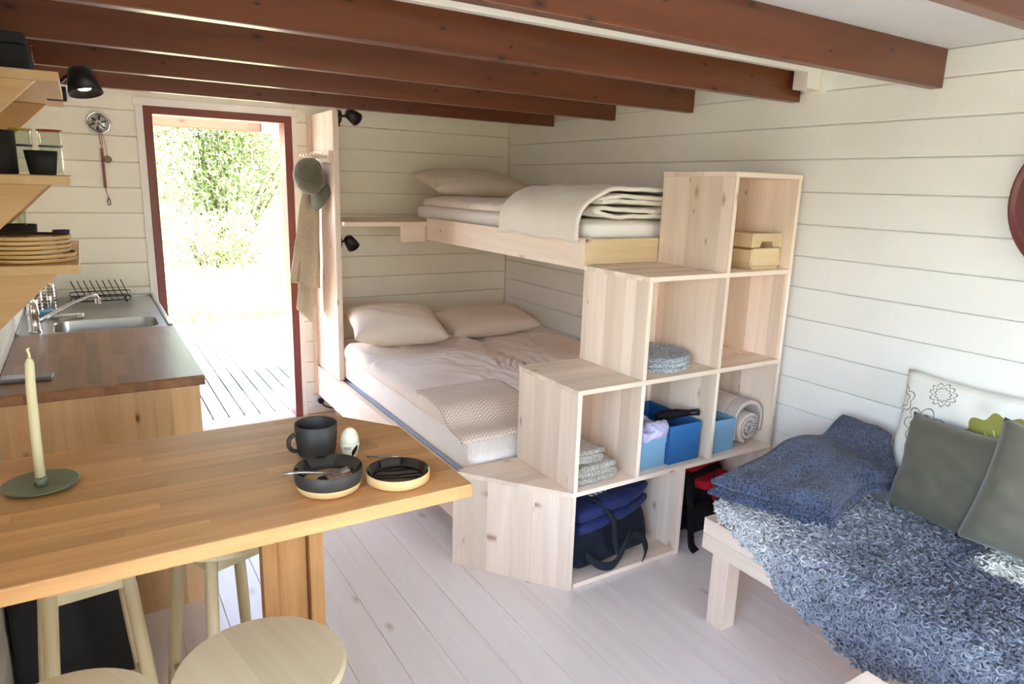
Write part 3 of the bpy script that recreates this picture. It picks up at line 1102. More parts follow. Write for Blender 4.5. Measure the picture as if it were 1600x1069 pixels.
pth = [(0.84, 0.015), (0.45, 0.012), (0.10, 0.018), (0.03, 0.03), (0.08, 0.05), (0.45, 0.046), (0.83, 0.046), (0.86, 0.06), (0.82, 0.078),
       (0.45, 0.082), (0.13, 0.088), (0.06, 0.10), (0.12, 0.118), (0.45, 0.115), (0.82, 0.105), (0.86, 0.118), (0.80, 0.136), (0.50, 0.158), (0.28, 0.165),
       (0.12, 0.145), (0.03, 0.105), (-0.030, 0.050), (-0.050, -0.01), (-0.050, -0.06), (-0.050, -0.115)]
pth = [(a, b * 0.84) for a, b in pth]
mb, uv = folded(pth, 0.66, 34, 0.016, 8.0, 0.014)
o = part('fleece_blanket', None, mb, 'fleece', smooth=True, solid=0.018, fix=False)
o.location = (-0.90, -2.160, 1.4685)
tag(o, 'cream fleece blanket folded at the foot of the upper bunk', 'blanket')

# reading lamps


def spot(label, loc, shade_rot):
    t = thing('reading_lamp', label, 'lamp', loc)
    part('wall_plate', t, MB().tube([(0, 0, 0), (0.022, 0, 0)], 0.038, 20), 'black', bevel=0.002)
    part('arm', t, MB().tube([(0.022, 0, 0), (0.045, -0.005, 0.005), (0.06, -0.01, 0.0)], 0.007, 8), 'black', smooth=True)
    sh = part('lamp_shade', t, MB().lathe([(0.0, 0.0), (0.016, 0.0), (0.03, -0.012), (0.036, -0.04), (0.042, -0.085), (0.040, -0.085), (0.034, -0.042), (0.027, -0.015), (0.0, -0.008)], 24), 'black', smooth=True)
    sh.location = (0.06, -0.012, 0.03)
    sh.rotation_euler = shade_rot
    part('switch_lever', t, MB().tube([(0.012, -0.01, -0.034), (0.012, -0.012, -0.058)], 0.004, 6), 'black')
    return t


spot('black reading lamp on the pine panel under the bunk ledge', (-1.466, -0.40, 1.232), (R(20), R(-38), 0))
spot('black reading lamp high on the pine panel under the ceiling beam', (-1.466, -0.45, 1.972), (R(20), R(-62), 0))

# peg rack, cap and towel on the panel
t = thing('peg_rack', 'wooden peg rack fixed to the pine panel beside the doorway', 'coat rack', (0, 0, 0))
part('rack_board', t, MB().box(-1.522, -1.5, -0.46, -0.07, 1.705, 1.775), 'lath_y', bevel=0.002)
for k in range(5):
    yy = -0.42 + k * 0.075
    part('peg', t, MB().tube([(-1.522, yy, 1.738), (-1.60, yy, 1.752)], 0.009, 10), 'lath_x', bevel=0.002)

mb = MB()


def cap_fn(a, b):
    th, ph = a * 2 * math.pi, b * math.pi / 2
    r = 0.098 * (1 + 0.02 * math.cos(6 * th))
    return (r * math.sin(ph) * math.cos(th) * 1.12, r * math.sin(ph) * math.sin(th) * 0.92, 0.13 * math.cos(ph) ** 0.75)


mb.grid(36, 12, cap_fn)
cp = thing('baseball_cap', 'faded olive baseball cap hanging brim-down on the peg rack', 'cap', (-1.571, -0.31, 1.622))
cap_o = part('crown', cp, mb, 'cap', smooth=True, solid=0.003)
sm = MB()
for k in range(3):
    th = k * math.pi / 3
    sm.tube([cap_fn(th / (2 * math.pi), 1 - j / 8) for j in range(9)] + [cap_fn(th / (2 * math.pi) + 0.5, j / 8) for j in range(9)], 0.0022, 5)
part('seams', cp, sm, cloth('cap_stitching', lin(72, 70, 58)), smooth=True)
part('button', cp, MB().lathe([(0, 0.137), (0.007, 0.135), (0.008, 0.129), (0, 0.128)], 12), 'cap', smooth=True)
bz = MB().grid(16, 8, lambda a, b: ((0.092 + 0.10 * b) * math.cos((a - .5) * 2.0) * (1.12 - 0.05 * b), (0.092 + 0.02 * b) * math.sin((a - .5) * 2.0) * 1.05, 0.014 - 0.04 * ((a - .5) * 2) ** 2 - 0.005 * b))
part('brim', cp, bz, 'cap', smooth=True, solid=0.004)
cp.rotation_euler = Vector((-0.93, -0.36, 0.02)).to_track_quat('Z', 'Y').to_euler()
_q = cp.rotation_euler.to_matrix()
# spin about its own axis so that the brim points down
best = min(range(72), key=lambda k: (_q @ Matrix.Rotation(R(k * 5), 3, 'Z') @ Vector((1, 0.12, 0))).z)
cp.rotation_euler = (_q @ Matrix.Rotation(R(best * 5 + 16), 3, 'Z')).to_euler()

mb = MB()


def towel_fn(layer):
    def fn(a, b):
        if layer == 0:
            ztop, zb = 1.72, 0.985 - 0.06 * a + 0.0
            L0, L1 = (-1.575, -1.735), (-1.525, -1.528)
        else:
            ztop, zb = 1.70, 0.70 + 0.16 * abs(a - 0.62)
            L0, L1 = (-1.565, -1.685), (-1.53, -1.535)
        bb = b ** 0.85
        xl = L0[0] + (L0[1] - L0[0]) * bb
        xr = L1[0] + (L1[1] - L1[0]) * bb
        x_ = xl + (xr - xl) * a
        y_ = -0.235 + (0.03 if layer else 0.0) + 0.045 * (a - 0.5) * bb - 0.034 * math.sin(a * 8 + 1.6 * layer + 1.5 * b) * bb + 0.02 * noise.noise(Vector((a * 3, b * 4, layer)))
        return (x_, y_, ztop + (zb - ztop) * b)
    return fn


tw = thing('hand_towel', 'sand-coloured waffle towel hanging in folds from the peg rack', 'towel', (0, 0, 0))
part('front_layer', tw, MB().grid(24, 40, towel_fn(0)), 'towel', smooth=True, solid=0.006)
part('back_layer', tw, MB().grid(24, 40, towel_fn(1)), 'towel', smooth=True, solid=0.006)
part('hem', tw, MB().tube([Vector(towel_fn(0)(k / 20, 1.0)) for k in range(21)], 0.006, 6), 'towel', smooth=True)

# socket by the floor
t = thing('wall_socket', 'white wall socket with a black plug low beside the door frame', 'socket', (-1.50, -0.001, 0.10))
part('face_plate', t, MB().box(-0.045, 0.045, -0.012, 0, -0.045, 0.045), 'socket', bevel=0.004)
part('plug', t, MB().tube([(0.005, -0.012, 0), (0.005, -0.045, 0)], 0.02, 14), 'black', bevel=0.003)
part('cable', t, MB().tube([(0.005, -0.045, 0), (0.02, -0.05, -0.03), (0.07, -0.03, -0.06), (0.2, -0.02, -0.092)], 0.005, 6), 'black', smooth=True)

# ================================================================== THINGS IN THE STAIR SHELF
# wooden crate
t = thing('wooden_crate', 'small pine crate with a cut-out handle in the top cube', 'crate', (-0.192, -2.40, Z3 + 0.001))
cw, cd, ch = 0.175, 0.34, 0.158
for s, yy in ((0, -cd / 2), (1, cd / 2 - 0.012)):
    part('end_slat', t, MB().box(-cw / 2, cw / 2, yy, yy + 0.012, 0.012, 0.092), 'ypine_x', bevel=0.002)
    e = cw / 2
    part('end_slat', t, MB().prism([(-e, 0.096), (-0.045, 0.096), (-0.034, 0.122), (0.034, 0.122), (0.045, 0.096), (e, 0.096), (e, ch - .004), (e - .006, ch), (-e + .006, ch), (-e, ch - .004)], yy, yy + 0.012, 'xz'), 'ypine_x', bevel=0.001)
for s in (-1, 1):
    for za, zb in ((0.012, 0.085), (0.096, ch)):
        part('side_slat', t, MB().box(s * cw / 2 - 0.006 + s * 0.006, s * cw / 2 + 0.006 + s * 0.006, -cd / 2, cd / 2, za, zb), 'ypine_y', bevel=0.001)
part('bottom', t, MB().box(-cw / 2, cw / 2, -cd / 2, cd / 2, 0, 0.011), 'ypine_y')
pp = MB().prism([(-0.06, 0.02), (0.03, 0.02), (0.02, 0.19), (-0.055, 0.20)], -0.001, 0.001, 'yz')
o = solo('paper_sheet', 'loose white paper standing up in the pine crate', 'paper', pp, 'socket', (-0.30, -2.36, Z3 + 0.015), (0, R(4), 0))

# round rope placemats
for k, lab in enumerate(('grey rope placemat at the bottom of the stack of three', 'grey rope placemat in the middle of the stack of three', 'grey rope placemat on top of the stack of three')):
    mb = MB()
    rr = 0.172
    n = 260

    def sp(u):
        a = u * 2 * math.pi * 12
        r_ = 0.006 + (rr - 0.007) * u
        return (r_ * math.cos(a), r_ * math.sin(a), 0.009 + 0.001 * math.sin(a * 9))
    mb.lathe([(0, 0.0), (rr - 0.003, 0.0), (rr, 0.007), (rr - 0.004, 0.015), (0.0, 0.015)], 40)
    mb.tube([Vector(sp(j / n)) + Vector((0, 0, 0.003)) for j in range(n + 1)], 0.0068, 6)
    solo('placemat', lab, 'placemat', mb, 'mat', (-0.700 + 0.006 * k, -2.415 + 0.004 * k, Z2 + 0.0005 + 0.0195 * k), (0, 0, k * 1.3), smooth=True, group='placemats stacked in the shelf')

# fabric storage boxes
def fabric_box(label, x0, x1, y0, y1, h, mat):
    z0 = Z1 + 0.001
    t = thing('storage_box', label, 'storage box', (x0, y0, z0))
    W2, D2 = x1 - x0, y1 - y0
    th = 0.005
    b = MB().box(0, W2, 0, D2, 0, th)
    b.box(0, W2, 0, th, th, h).box(0, W2, D2 - th, D2, th, h).box(0, th, th, D2 - th, th, h).box(W2 - th, W2, th, D2 - th, th, h)
    part('body', t, b, mat)
    r_ = MB()
    e = 0.0025
    r_.box(-e, W2 + e, -e, 0, h - 0.035, h).box(-e, W2 + e, D2, D2 + e, h - 0.035, h).box(-e, 0, 0, D2, h - 0.035, h).box(W2, W2 + e, 0, D2, h - 0.035, h)
    part('rim_band', t, r_, mat, bevel=0.001)
    return t


fabric_box('light blue fabric box holding a crumpled white bag', -0.895, -0.722, -2.575, -2.26, 0.135, 'box_light')
fabric_box('strong blue fabric box in the middle cube holding a black umbrella', -0.712, -0.530, -2.590, -2.26, 0.175, 'box_dark')
fabric_box('light blue fabric box beside the rolled striped throw', -0.455, -0.302, -2.59, -2.28, 0.155, 'box_light')
# crumpled white bag
def crump(p):
    q_ = p * 13
    return p + Vector((noise.noise(q_), noise.noise(q_ + Vector((7, 0, 0))), noise.noise(q_ + Vector((0, 9, 0))))) * 0.03 + Vector((0, 0, 1)) * 0.022 * (1 - 2 * abs(noise.noise(q_ * 1.7)))


solo('plastic_bag', 'crumpled white and lilac bag spilling over the light blue box', 'bag', MB().rbox(0.15, 0.20, 0.085, 0.03, 12, 14, 7, (0, 0, 0), crump), 'lilac', (-0.802, -2.50, Z1 + 0.15), (R(4), R(-10), R(14)), smooth=True)
# black folding umbrella
um = thing('folding_umbrella', 'black folded umbrella lying across the strong blue box', 'umbrella', (-0.645, -2.50, Z1 + 0.194), 0)
part('folded_canopy', um, MB().tube([(-0.045, 0.03, -0.012), (-0.02, 0.02, -0.006), (0.04, -0.01, 0.004), (0.09, -0.035, 0.008)], [0.016, 0.022, 0.021, 0.014], 12), 'packblack', smooth=True)
part('handle', um, MB().tube([(0.09, -0.035, 0.008), (0.133, -0.055, 0.010)], [0.013, 0.016], 12), 'black', smooth=True)

# rolled striped throw
spiral = []
for k in range(90):
    u = k / 89
    a = u * 2 * math.pi * 2.6 + 0.6
    r_ = 0.012 + 0.063 * u
    spiral.append((r_ * math.cos(a) * 0.95, r_ * math.sin(a) * 1.0))
a = 2 * math.pi * 2.6 + 0.6
mb, uv = folded(spiral, 0.33, 30, 0.012, 5.0, 0.012)
o = part('striped_throw', None, mb, 'stripes', smooth=True, solid=0.016, fix=False)
attr_f(o, 'sv', [u[1] for u in uv])
o.location = (-0.195, -2.590, Z1 + 0.092)
tag(o, 'rolled grey and pink striped throw lying in the shelf cube by the wall', 'throw')
mb, uv = folded([(-0.088, -0.055), (-0.092, 0.0), (-0.088, 0.07), (-0.06, 0.105), (0.0, 0.118), (0.055, 0.108), (0.086, 0.075), (0.092, 0.02), (0.080, -0.03)], 0.32, 30, 0.012, 9.0, 0.007)
o2 = part('outer_fold', o, mb, 'stripes', smooth=True, solid=0.02, fix=False)
attr_f(o2, 'sv', [u[0] * 1.2 + 0.07 for u in uv])
o2.location = (0, 0.005, 0)

# folded knitted blankets in the left cube
mb, uv = folded(zig(0.20, 3, 0.026), 0.30, 26, 0.02, 2.0, 0.006)
o = part('knitted_blanket', None, mb, 'knit', smooth=True, solid=0.021, fix=False)
o.location = (-1.20, -2.585, Z1 + 0.002)
tag(o, 'thick oatmeal knitted blanket folded flat at the bottom of the cube', 'blanket')
mb, uv = folded(zig(0.155, 3, 0.020), 0.28, 26, 0.015, 6.0, 0.007)
o = part('knitted_blanket', None, mb, 'knit', smooth=True, solid=0.016, fix=False)
o.location = (-1.205, -2.575, Z1 + 0.089)
o.rotation_euler = (R(0), R(6), R(5))
tag(o, 'smaller grey knitted cloth lying on top of the folded knitted blanket', 'blanket')

# navy cooler bag in the bottom cube
bg_ = thing('tote_bag', 'dark canvas bag with a quilted navy flap slumped in the bottom cube', 'bag', (-0.965, -2.425, 0.023), R(6))


def slump(p):
    k = max(0.0, p.z)
    n1 = noise.noise(p * 7 + Vector((3, 1, 0)))
    return Vector((p.x * (1.0 - 0.10 * k / 0.2) + 0.06 * k + 0.02 * n1, p.y * (1 - 0.35 * k / 0.22) + 0.02 * noise.noise(p * 6), p.z * (1.0 - 0.20 * (p.x + 0.2)) + 0.012 * n1 * (k > 0.03)))


part('body', bg_, MB().rbox(0.46, 0.28, 0.22, 0.06, 24, 16, 10, (0, 0, 0.112), slump), 'bag', smooth=True)


def flap(p):
    n1 = noise.noise(p * 16)
    tp = 1 - 0.5 * max(0, p.x / 0.24) ** 2
    return Vector((p.x, p.y * tp - 0.03 * p.x, (p.z * tp) + 0.008 * n1 + 0.06 * p.x - 0.10 * p.y * 0.3))


part('quilted_flap', bg_, MB().rbox(0.47, 0.26, 0.058, 0.028, 28, 14, 5, (0, 0, 0), lambda p: flap(p) + Vector((0.01, -0.01, 0.262))), 'bagblue', smooth=True)
part('quilted_flap', bg_, MB().rbox(0.46, 0.25, 0.048, 0.024, 28, 14, 5, (0, 0, 0), lambda p: flap(p) + Vector((0.0, -0.025, 0.212))), 'bagblue', smooth=True)


def strap(pts, wdt, up_=Vector((1, 0, 0))):
    mb = MB()
    pts = [Vector(p) for p in pts]
    dense = []
    for i_ in range(len(pts) - 1):
        p0, p1, p2, p3 = pts[max(i_ - 1, 0)], pts[i_], pts[i_ + 1], pts[min(i_ + 2, len(pts) - 1)]
        for k in range(8):
            t_ = k / 8
            dense.append(0.5 * ((2 * p1) + (p2 - p0) * t_ + (2 * p0 - 5 * p1 + 4 * p2 - p3) * t_ ** 2 + (3 * p1 - p0 - 3 * p2 + p3) * t_ ** 3))
    dense.append(pts[-1])
    mb.grid(len(dense) - 1, 2, lambda a, b: dense[int(round(a * (len(dense) - 1)))] + up_ * (b - .5) * wdt)
    return mb


part('strap', bg_, strap([(-0.16, 0.02, 0.30), (-0.10, -0.10, 0.295), (-0.06, -0.165, 0.22), (-0.05, -0.175, 0.12), (-0.03, -0.18, 0.06), (0.02, -0.165, 0.085), (0.07, -0.155, 0.13)], 0.04, Vector((0.95, 0.2, -0.25)).normalized()), 'webbing', smooth=True, solid=0.003)
part('strap', bg_, strap([(0.06, -0.165, 0.12), (0.11, -0.175, 0.10), (0.12, -0.20, 0.05), (0.105, -0.205, 0.005)], 0.035, Vector((0.8, 0.2, 0.5)).normalized()), 'webbing', smooth=True, solid=0.003)
part('strap', bg_, strap([(-0.2, -0.15, 0.10), (-0.15, -0.18, 0.05), (-0.08, -0.19, 0.03), (-0.02, -0.18, 0.05), (0.03, -0.165, 0.09)], 0.035, Vector((0.2, 0.2, 0.95)).normalized()), 'webbing', smooth=True, solid=0.003)
# stitched white lettering marks on the flap edge
lt = MB()
for k in range(7):
    xx = -0.10 + k * 0.027
    lt.box(xx, xx + 0.017, -0.008, 0.010, 0.0, 0.0012)
lo = part('lettering', bg_, lt, 'socket')
lo.location = (0.0, -0.055, 0.303)
lo.rotation_euler = (0, R(-4), 0)

# red and black backpack in the open bottom cube
bp = thing('backpack', 'black backpack with red panels on the floor under the shelf', 'backpack', (-0.40, -2.42, 0.001), R(8))


def pk(p):
    n1 = noise.noise(p * 9)
    return Vector((p.x * (1 - 0.15 * p.z) + 0.012 * n1, p.y * (1 - 0.25 * p.z) + 0.012 * noise.noise(p * 8 + Vector((4, 4, 4))), p.z + 0.01 * n1))


part('body', bp, MB().rbox(0.40, 0.26, 0.30, 0.07, 18, 14, 14, (0.01, 0.02, 0.172), pk), 'packblack', smooth=True)
part('top_pocket', bp, MB().rbox(0.34, 0.22, 0.07, 0.03, 16, 12, 5, (0.02, 0.0, 0.352), pk), 'packred', smooth=True)
part('red_panel', bp, MB().rbox(0.26, 0.10, 0.045, 0.018, 12, 8, 4, (0.04, -0.12, 0.262), pk), 'packred', smooth=True)
part('red_panel', bp, MB().rbox(0.14, 0.05, 0.06, 0.02, 10, 6, 5, (0.13, -0.125, 0.165), pk), 'packred', smooth=True)
part('side_pocket', bp, MB().rbox(0.15, 0.07, 0.14, 0.03, 10, 6, 8, (-0.08, -0.13, 0.11), pk), 'packblack', smooth=True)
part('shoulder_strap', bp, strap([(-0.15, -0.10, 0.34), (-0.195, -0.16, 0.25), (-0.20, -0.18, 0.12), (-0.195, -0.19, 0.03), (-0.19, -0.215, 0.006)], 0.05, Vector((1, 0.15, 0))), 'packblack', smooth=True, solid=0.006)
part('buckle_strap', bp, strap([(0.0, -0.14, 0.30), (0.02, -0.17, 0.22), (0.01, -0.17, 0.14)], 0.022, Vector((1, 0, 0))), 'webbing', smooth=True, solid=0.003)

# ================================================================== DAYBED
db = thing('daybed', 'low pine daybed along the white board wall', 'daybed', (0, 0, 0))
part('front_rail', db, MB().box(-0.905, -0.868, -5.3, -2.985, 0.286, 0.347), 'lath_y', bevel=0.0015)
part('front_rail', db, MB().box(-0.905, -0.868, -5.3, -2.985, 0.348, 0.41), 'lath_y', bevel=0.0015)
part('end_rail', db, MB().box(-0.868, -0.03, -3.02, -2.985, 0.286, 0.41), 'lath_x', bevel=0.002)
part('end_rail', db, MB().box(-0.868, -0.03, -5.3, -5.265, 0.286, 0.41), 'lath_x', bevel=0.002)
for yy in (-3.11, -5.25):
    for xx in (-0.900, -0.10):
        part('leg', db, MB().box(xx, xx + 0.07, yy, yy + 0.075, 0.0, 0.286), 'lath_z', bevel=0.002)
part('slat_base', db, MB().box(-0.868, -0.03, -5.265, -3.02, 0.34, 0.37), 'lath_x')
solo('daybed_mattress', 'thin white mattress on the pine daybed', 'mattress', MB().rbox(0.84, 2.20, 0.075, 0.03, 14, 26, 3, (-0.445, -4.13, 0.411)), 'linenbase', smooth=True)

SEAT = 0.450


def pelt_pos(y, q, back, droop=True):
    """q: arc length from the back edge towards the front and over the rail"""
    x = back - q
    xe = -0.895
    lump = 0.012 * noise.noise(Vector((y * 6, q * 6, 1.0)))
    if x > xe:
        p = Vector((x, y, SEAT + 0.012 + lump))
        nrm = Vector((0, 0, 1))
    else:
        d = xe - x
        rad = 0.035
        if d < rad * 1.57:
            a = d / rad
            p = Vector((xe - rad * math.sin(a), y, SEAT + 0.012 - rad * (1 - math.cos(a))))
            nrm = Vector((-math.sin(a), 0, math.cos(a)))
        else:
            p = Vector((xe - rad - 0.004 + lump, y, SEAT + 0.012 - rad - (d - rad * 1.57)))
            nrm = Vector((-1, 0, 0.1)).normalized()
    return p, nrm


def locks(points, seed, R0=0.0098, turns=1.5, pts=9, lift=0.024, seg=4, thick=0.0052):
    g = np.random.default_rng(seed)
    V, F, Tn = [], [], []
    base = 0
    ang = np.arange(seg) * 2 * np.pi / seg
    for (p, nrm, tone) in points:
        nrm = np.array(nrm)
        t1 = np.cross(nrm, g.normal(size=3))
        t1 /= np.linalg.norm(t1)
        t2 = np.cross(nrm, t1)
        # axis leans over so that the curl lies sideways
        lean = g.uniform(0.1, 1.1)
        ax = nrm * math.cos(lean) + t1 * math.sin(lean)
        b1 = np.cross(ax, t2)
        r0 = R0 * g.uniform(0.7, 1.35)
        Lk = lift * g.uniform(0.6, 1.3)
        ph = g.uniform(0, 6.28)
        sgn = 1 if g.random() < 0.5 else -1
        u = np.linspace(0, 1, pts)
        th = ph + sgn * turns * 2 * np.pi * u
        rr = r0 * (1 - 0.25 * u)
        c = np.array(p)[None] + ax[None] * (u * Lk)[:, None] + (b1[None] * np.cos(th)[:, None] + t2[None] * np.sin(th)[:, None]) * rr[:, None]
        tk = thick * g.uniform(0.8, 1.3) * (1.0 - 0.55 * u ** 2)
        tan = np.gradient(c, axis=0)
        tan /= np.linalg.norm(tan, axis=1)[:, None]
        n1 = np.cross(tan, nrm + 0.31 * t1)
        n1 /= np.linalg.norm(n1, axis=1)[:, None] + 1e-9
        n2 = np.cross(tan, n1)
        ring = c[:, None] + (n1[:, None] * np.cos(ang)[None, :, None] + n2[:, None] * np.sin(ang)[None, :, None]) * tk[:, None, None]
        V.append(ring.reshape(-1, 3))
        idx = np.arange(pts * seg).reshape(pts, seg) + base
        q = np.stack([idx[:-1], np.roll(idx[:-1], -1, 1), np.roll(idx[1:], -1, 1), idx[1:]], -1).reshape(-1, 4)
        F.append(q)
        Tn.append(np.clip(tone + g.normal(scale=0.10) + 0.18 * (np.repeat(u, seg) - 0.5), 0, 1))
        base += pts * seg
    return np.concatenate(V), np.concatenate(F), np.concatenate(Tn)


def lock_obj(name, parent, data, mat):
    V, F, Tn = data
    me = bpy.data.meshes.new(name)
    me.vertices.add(len(V))
    me.vertices.foreach_set('co', V.astype(np.float32).ravel())
    me.loops.add(F.size)
    me.loops.foreach_set('vertex_index', F.astype(np.int32).ravel())
    me.polygons.add(len(F))
    me.polygons.foreach_set('loop_start', np.arange(0, F.size, 4, dtype=np.int32))
    me.polygons.foreach_set('use_smooth', np.ones(len(F), dtype=bool))
    me.update(calc_edges=True)
    a = me.attributes.new('tone', 'FLOAT', 'POINT')
    a.data.foreach_set('value', Tn.astype(np.float32))
    me.materials.append(M[mat])
    o = bpy.data.objects.new(name, me)
    col.objects.link(o)
    o.parent = parent
    o['kind'] = 'stuff'
    return o


PB = -0.30          # back edge of the grey pelt


def qmax(y):        # how far the pelt reaches forwards and down, by y
    pts = [(-3.00, 0.57), (-3.06, 0.62), (-3.20, 0.655), (-3.28, 0.70), (-3.40, 0.78), (-3.52, 0.80), (-3.66, 0.85), (-3.80, 0.80), (-4.0, 0.76), (-4.2, 0.74), (-4.35, 0.60)]
    for (a, qa), (b, qb) in zip(pts, pts[1:]):
        if b <= y <= a:
            return qa + (qb - qa) * (a - y) / (a - b) + 0.018 * noise.noise(Vector((y * 18, 2, 2)))
    return 0.0


def qmin(y):
    return 0.015 + 0.02 * noise.noise(Vector((y * 5, 7, 7))) + (0.10 if y > -3.1 else 0.0) + 0.20 * min(1.0, max(0.0, (-3.67 - y) / 0.09))


sk = thing('sheepskin', 'large curly grey sheepskin draped over the front of the daybed', 'sheepskin', (0, 0, 0))
mb = MB().grid(50, 34, lambda a, b: pelt_pos(-3.02 - 1.32 * a, qmin(-3.02 - 1.32 * a) + b * (qmax(-3.02 - 1.32 * a) - qmin(-3.02 - 1.32 * a)), PB)[0])
part('pelt', sk, mb, 'pelt', smooth=True, solid=0.006)
q = random.Random(21)
P = []
while len(P) < 9500:
    y = q.uniform(-4.34, -3.01)
    qq = q.uniform(0, 0.9)
    if not (qmin(y) < qq < qmax(y)):
        continue
    p, nrm = pelt_pos(y, qq, PB)
    tone = 0.80 - 0.75 * min(1, max(0, (-3.05 - y) / 0.62)) + 0.22 * max(0.0, 0.35 - abs(qq - 0.62)) + 0.16 * noise.noise(Vector((y * 9, qq * 9, 0)))
    tone += 0.10 if qq > 0.6 else 0.0
    P.append((p, nrm, max(0.02, min(0.98, tone))))
lock_obj('curls', sk, locks(P, 4), 'fur')

sk = thing('sheepskin', 'white curly sheepskin lying behind the grey one on the daybed', 'sheepskin', (0, 0, 0))
mb = MB().grid(16, 10, lambda a, b: (-0.50 + 0.38 * b, -3.700 - 0.74 * a, SEAT + 0.006 + 0.006 * math.sin(b * 3.1)))
part('pelt', sk, mb, 'linenbase', smooth=True, solid=0.006)
P = []
for _ in range(2200):
    a, b = q.random(), q.random()
    P.append(((-0.50 + 0.38 * b, -3.700 - 0.74 * a, SEAT + 0.010 + 0.006 * math.sin(b * 3.1)), Vector((0, 0, 1)), q.uniform(0.3, 1.0)))
lock_obj('curls', sk, locks(P, 9), 'furwhite')

# slate-blue boucle blanket, folded
CA, CB, CC, CD = Vector((-0.90, -2.975, 0.0)), Vector((-0.70, -3.36, 0.0)), Vector((-0.09, -3.195, 0.0)), Vector((-0.06, -2.975, 0.0))
ZA, ZB, ZC_, ZD = 0.512, 0.490, 0.590, 0.600


def blanket_fn(thk, off, shrink):
    def fn(p):
        u, v_ = p.x + 0.5, p.y + 0.5
        u2, v2 = 0.5 + (u - 0.5) * shrink, 0.5 + (v_ - 0.5) * shrink
        base = (CB * (1 - u2) + CC * u2) * (1 - v2) + (CA * (1 - u2) + CD * u2) * v2
        zz = (ZB * (1 - u2) + ZC_ * u2) * (1 - v2) + (ZA * (1 - u2) + ZD * u2) * v2
        dip = -0.022 * math.exp(-((u - 0.74 - 0.15 * (v_ - .5)) / 0.09) ** 2) + 0.045 * math.exp(-((u - 0.95) / 0.12) ** 2) + 0.035 * math.exp(-((u - 0.52) / 0.16) ** 2) * v_
        e = 0.015 * noise.noise(Vector((u * 4, v_ * 4, off)))
        base = base + Vector((0, -0.085 * (1 - v2) * math.exp(-((u2 - 0.68) / 0.18) ** 2), 0))      # bulges towards the cushion
        # the front edge tucks round
        rim = -0.012 if p.z < 0 else 0
        return Vector((base.x + 0.012 * noise.noise(Vector((u * 5, v_ * 5, off + 3))), base.y + 0.012 * noise.noise(Vector((u * 5, v_ * 5, off + 8))),
                       zz + off + p.z * thk + e + (dip if p.z > -0.2 or off > 0.02 else dip * 0.3) + rim))
    return fn


bl = thing('boucle_blanket', 'slate-blue boucle blanket folded on the end of the daybed', 'blanket', (0, 0, 0))
# the two layers share unit-box grids (x, y in -.5..+.5, z in -.5..+.5)


def unit_rbox(fn, nx=40, ny=30, nz_=5):
    m_ = MB()
    m_.rbox(1.0, 1.0, 1.0, 0.0001, nx, ny, nz_, (0, 0, 0), None)
    out = []
    for p in m_.v:
        p = Vector(p)
        # round the rim of the slab
        k = 1 - 0.06 * (abs(p.z) * 2) ** 2
        e = max(abs(p.x), abs(p.y))
        zz = p.z * (1.0 if e < 0.46 else max(0.0, 1 - ((e - 0.46) / 0.04) ** 2) * 0.6 + 0.4)
        out.append(tuple(fn(Vector((p.x * k, p.y * k, zz)))))
    m_.v = out
    return m_


part('lower_fold', bl, unit_rbox(blanket_fn(0.045, 0.0, 1.0)), 'boucle', smooth=True, subsurf=1)
part('upper_fold', bl, unit_rbox(blanket_fn(0.045, 0.042, 0.985)), 'boucle', smooth=True, subsurf=1)


def cushion(label, c, wdir, updir, w_, h_, t_, mat, seed, sharp=0.5):
    wdir = Vector(wdir).normalized()
    updir = Vector(updir)
    updir = (updir - wdir * updir.dot(wdir)).normalized()
    nrm = wdir.cross(updir)
    mrot = Matrix((wdir, updir, nrm)).transposed()
    o = pillow('cushion', label, w_, h_, t_, (0, 0, 0), (0, 0, 0), mat, seed, 'cushion', sharp, wrk=0.024)
    o.location = c
    o.rotation_euler = mrot.to_euler()
    return o


cushion('off-white cushion printed with line-drawn flowers and a green bloom', (-0.095, -3.468, 0.697), (0, -1, 0), (0.16, 0.03, 1), 0.54, 0.50, 0.13, 'floral', 3.0)
cushion('plain olive-grey cushion beside the folded blue blanket', (-0.258, -3.525, 0.640), (-0.10, -1, 0.03), (0.22, -0.04, 1), 0.42, 0.38, 0.15, 'olive', 8.0)
cushion('plain olive-grey cushion leaning on the other olive cushion above the white sheepskin', (-0.325, -3.840, 0.690), (0.30, -0.93, -0.16), (0.34, -0.16, 1), 0.42, 0.42, 0.16, 'olive', 13.0)

# dark red round wall disc
solo('round_wall_tray', 'dark red lacquered round tray hanging on the white wall', 'tray', MB().lathe([(0, 0.0), (0.26, 0.0), (0.275, 0.006), (0.28, 0.026), (0.272, 0.026), (0.262, 0.012), (0, 0.010)], 64), 'ledge_red', (-0.001, -3.705, 1.61), (0, R(-90), 0), smooth=True, bevel=0.002)

# coffee table corner
ct = thing('coffee_table', 'low pale pine coffee table standing in front of the daybed', 'table', (0, 0, 0))
for k in range(4):
    part('top_board', ct, MB().box(-1.165 - 0.125 * (k + 1) + 0.001, -1.165 - 0.125 * k, -4.55, -3.785, 0.378, 0.402), 'lath_y', bevel=0.002)
part('apron', ct, MB().box(-1.64, -1.19, -4.52, -3.815, 0.31, 0.378), 'lath_y')
for xx in (-1.65, -1.24):
    for yy in (-4.535, -3.85):
        part('leg', ct, MB().box(xx, xx + 0.055, yy, yy + 0.055, 0.0, 0.378), 'lath_z', bevel=0.002)

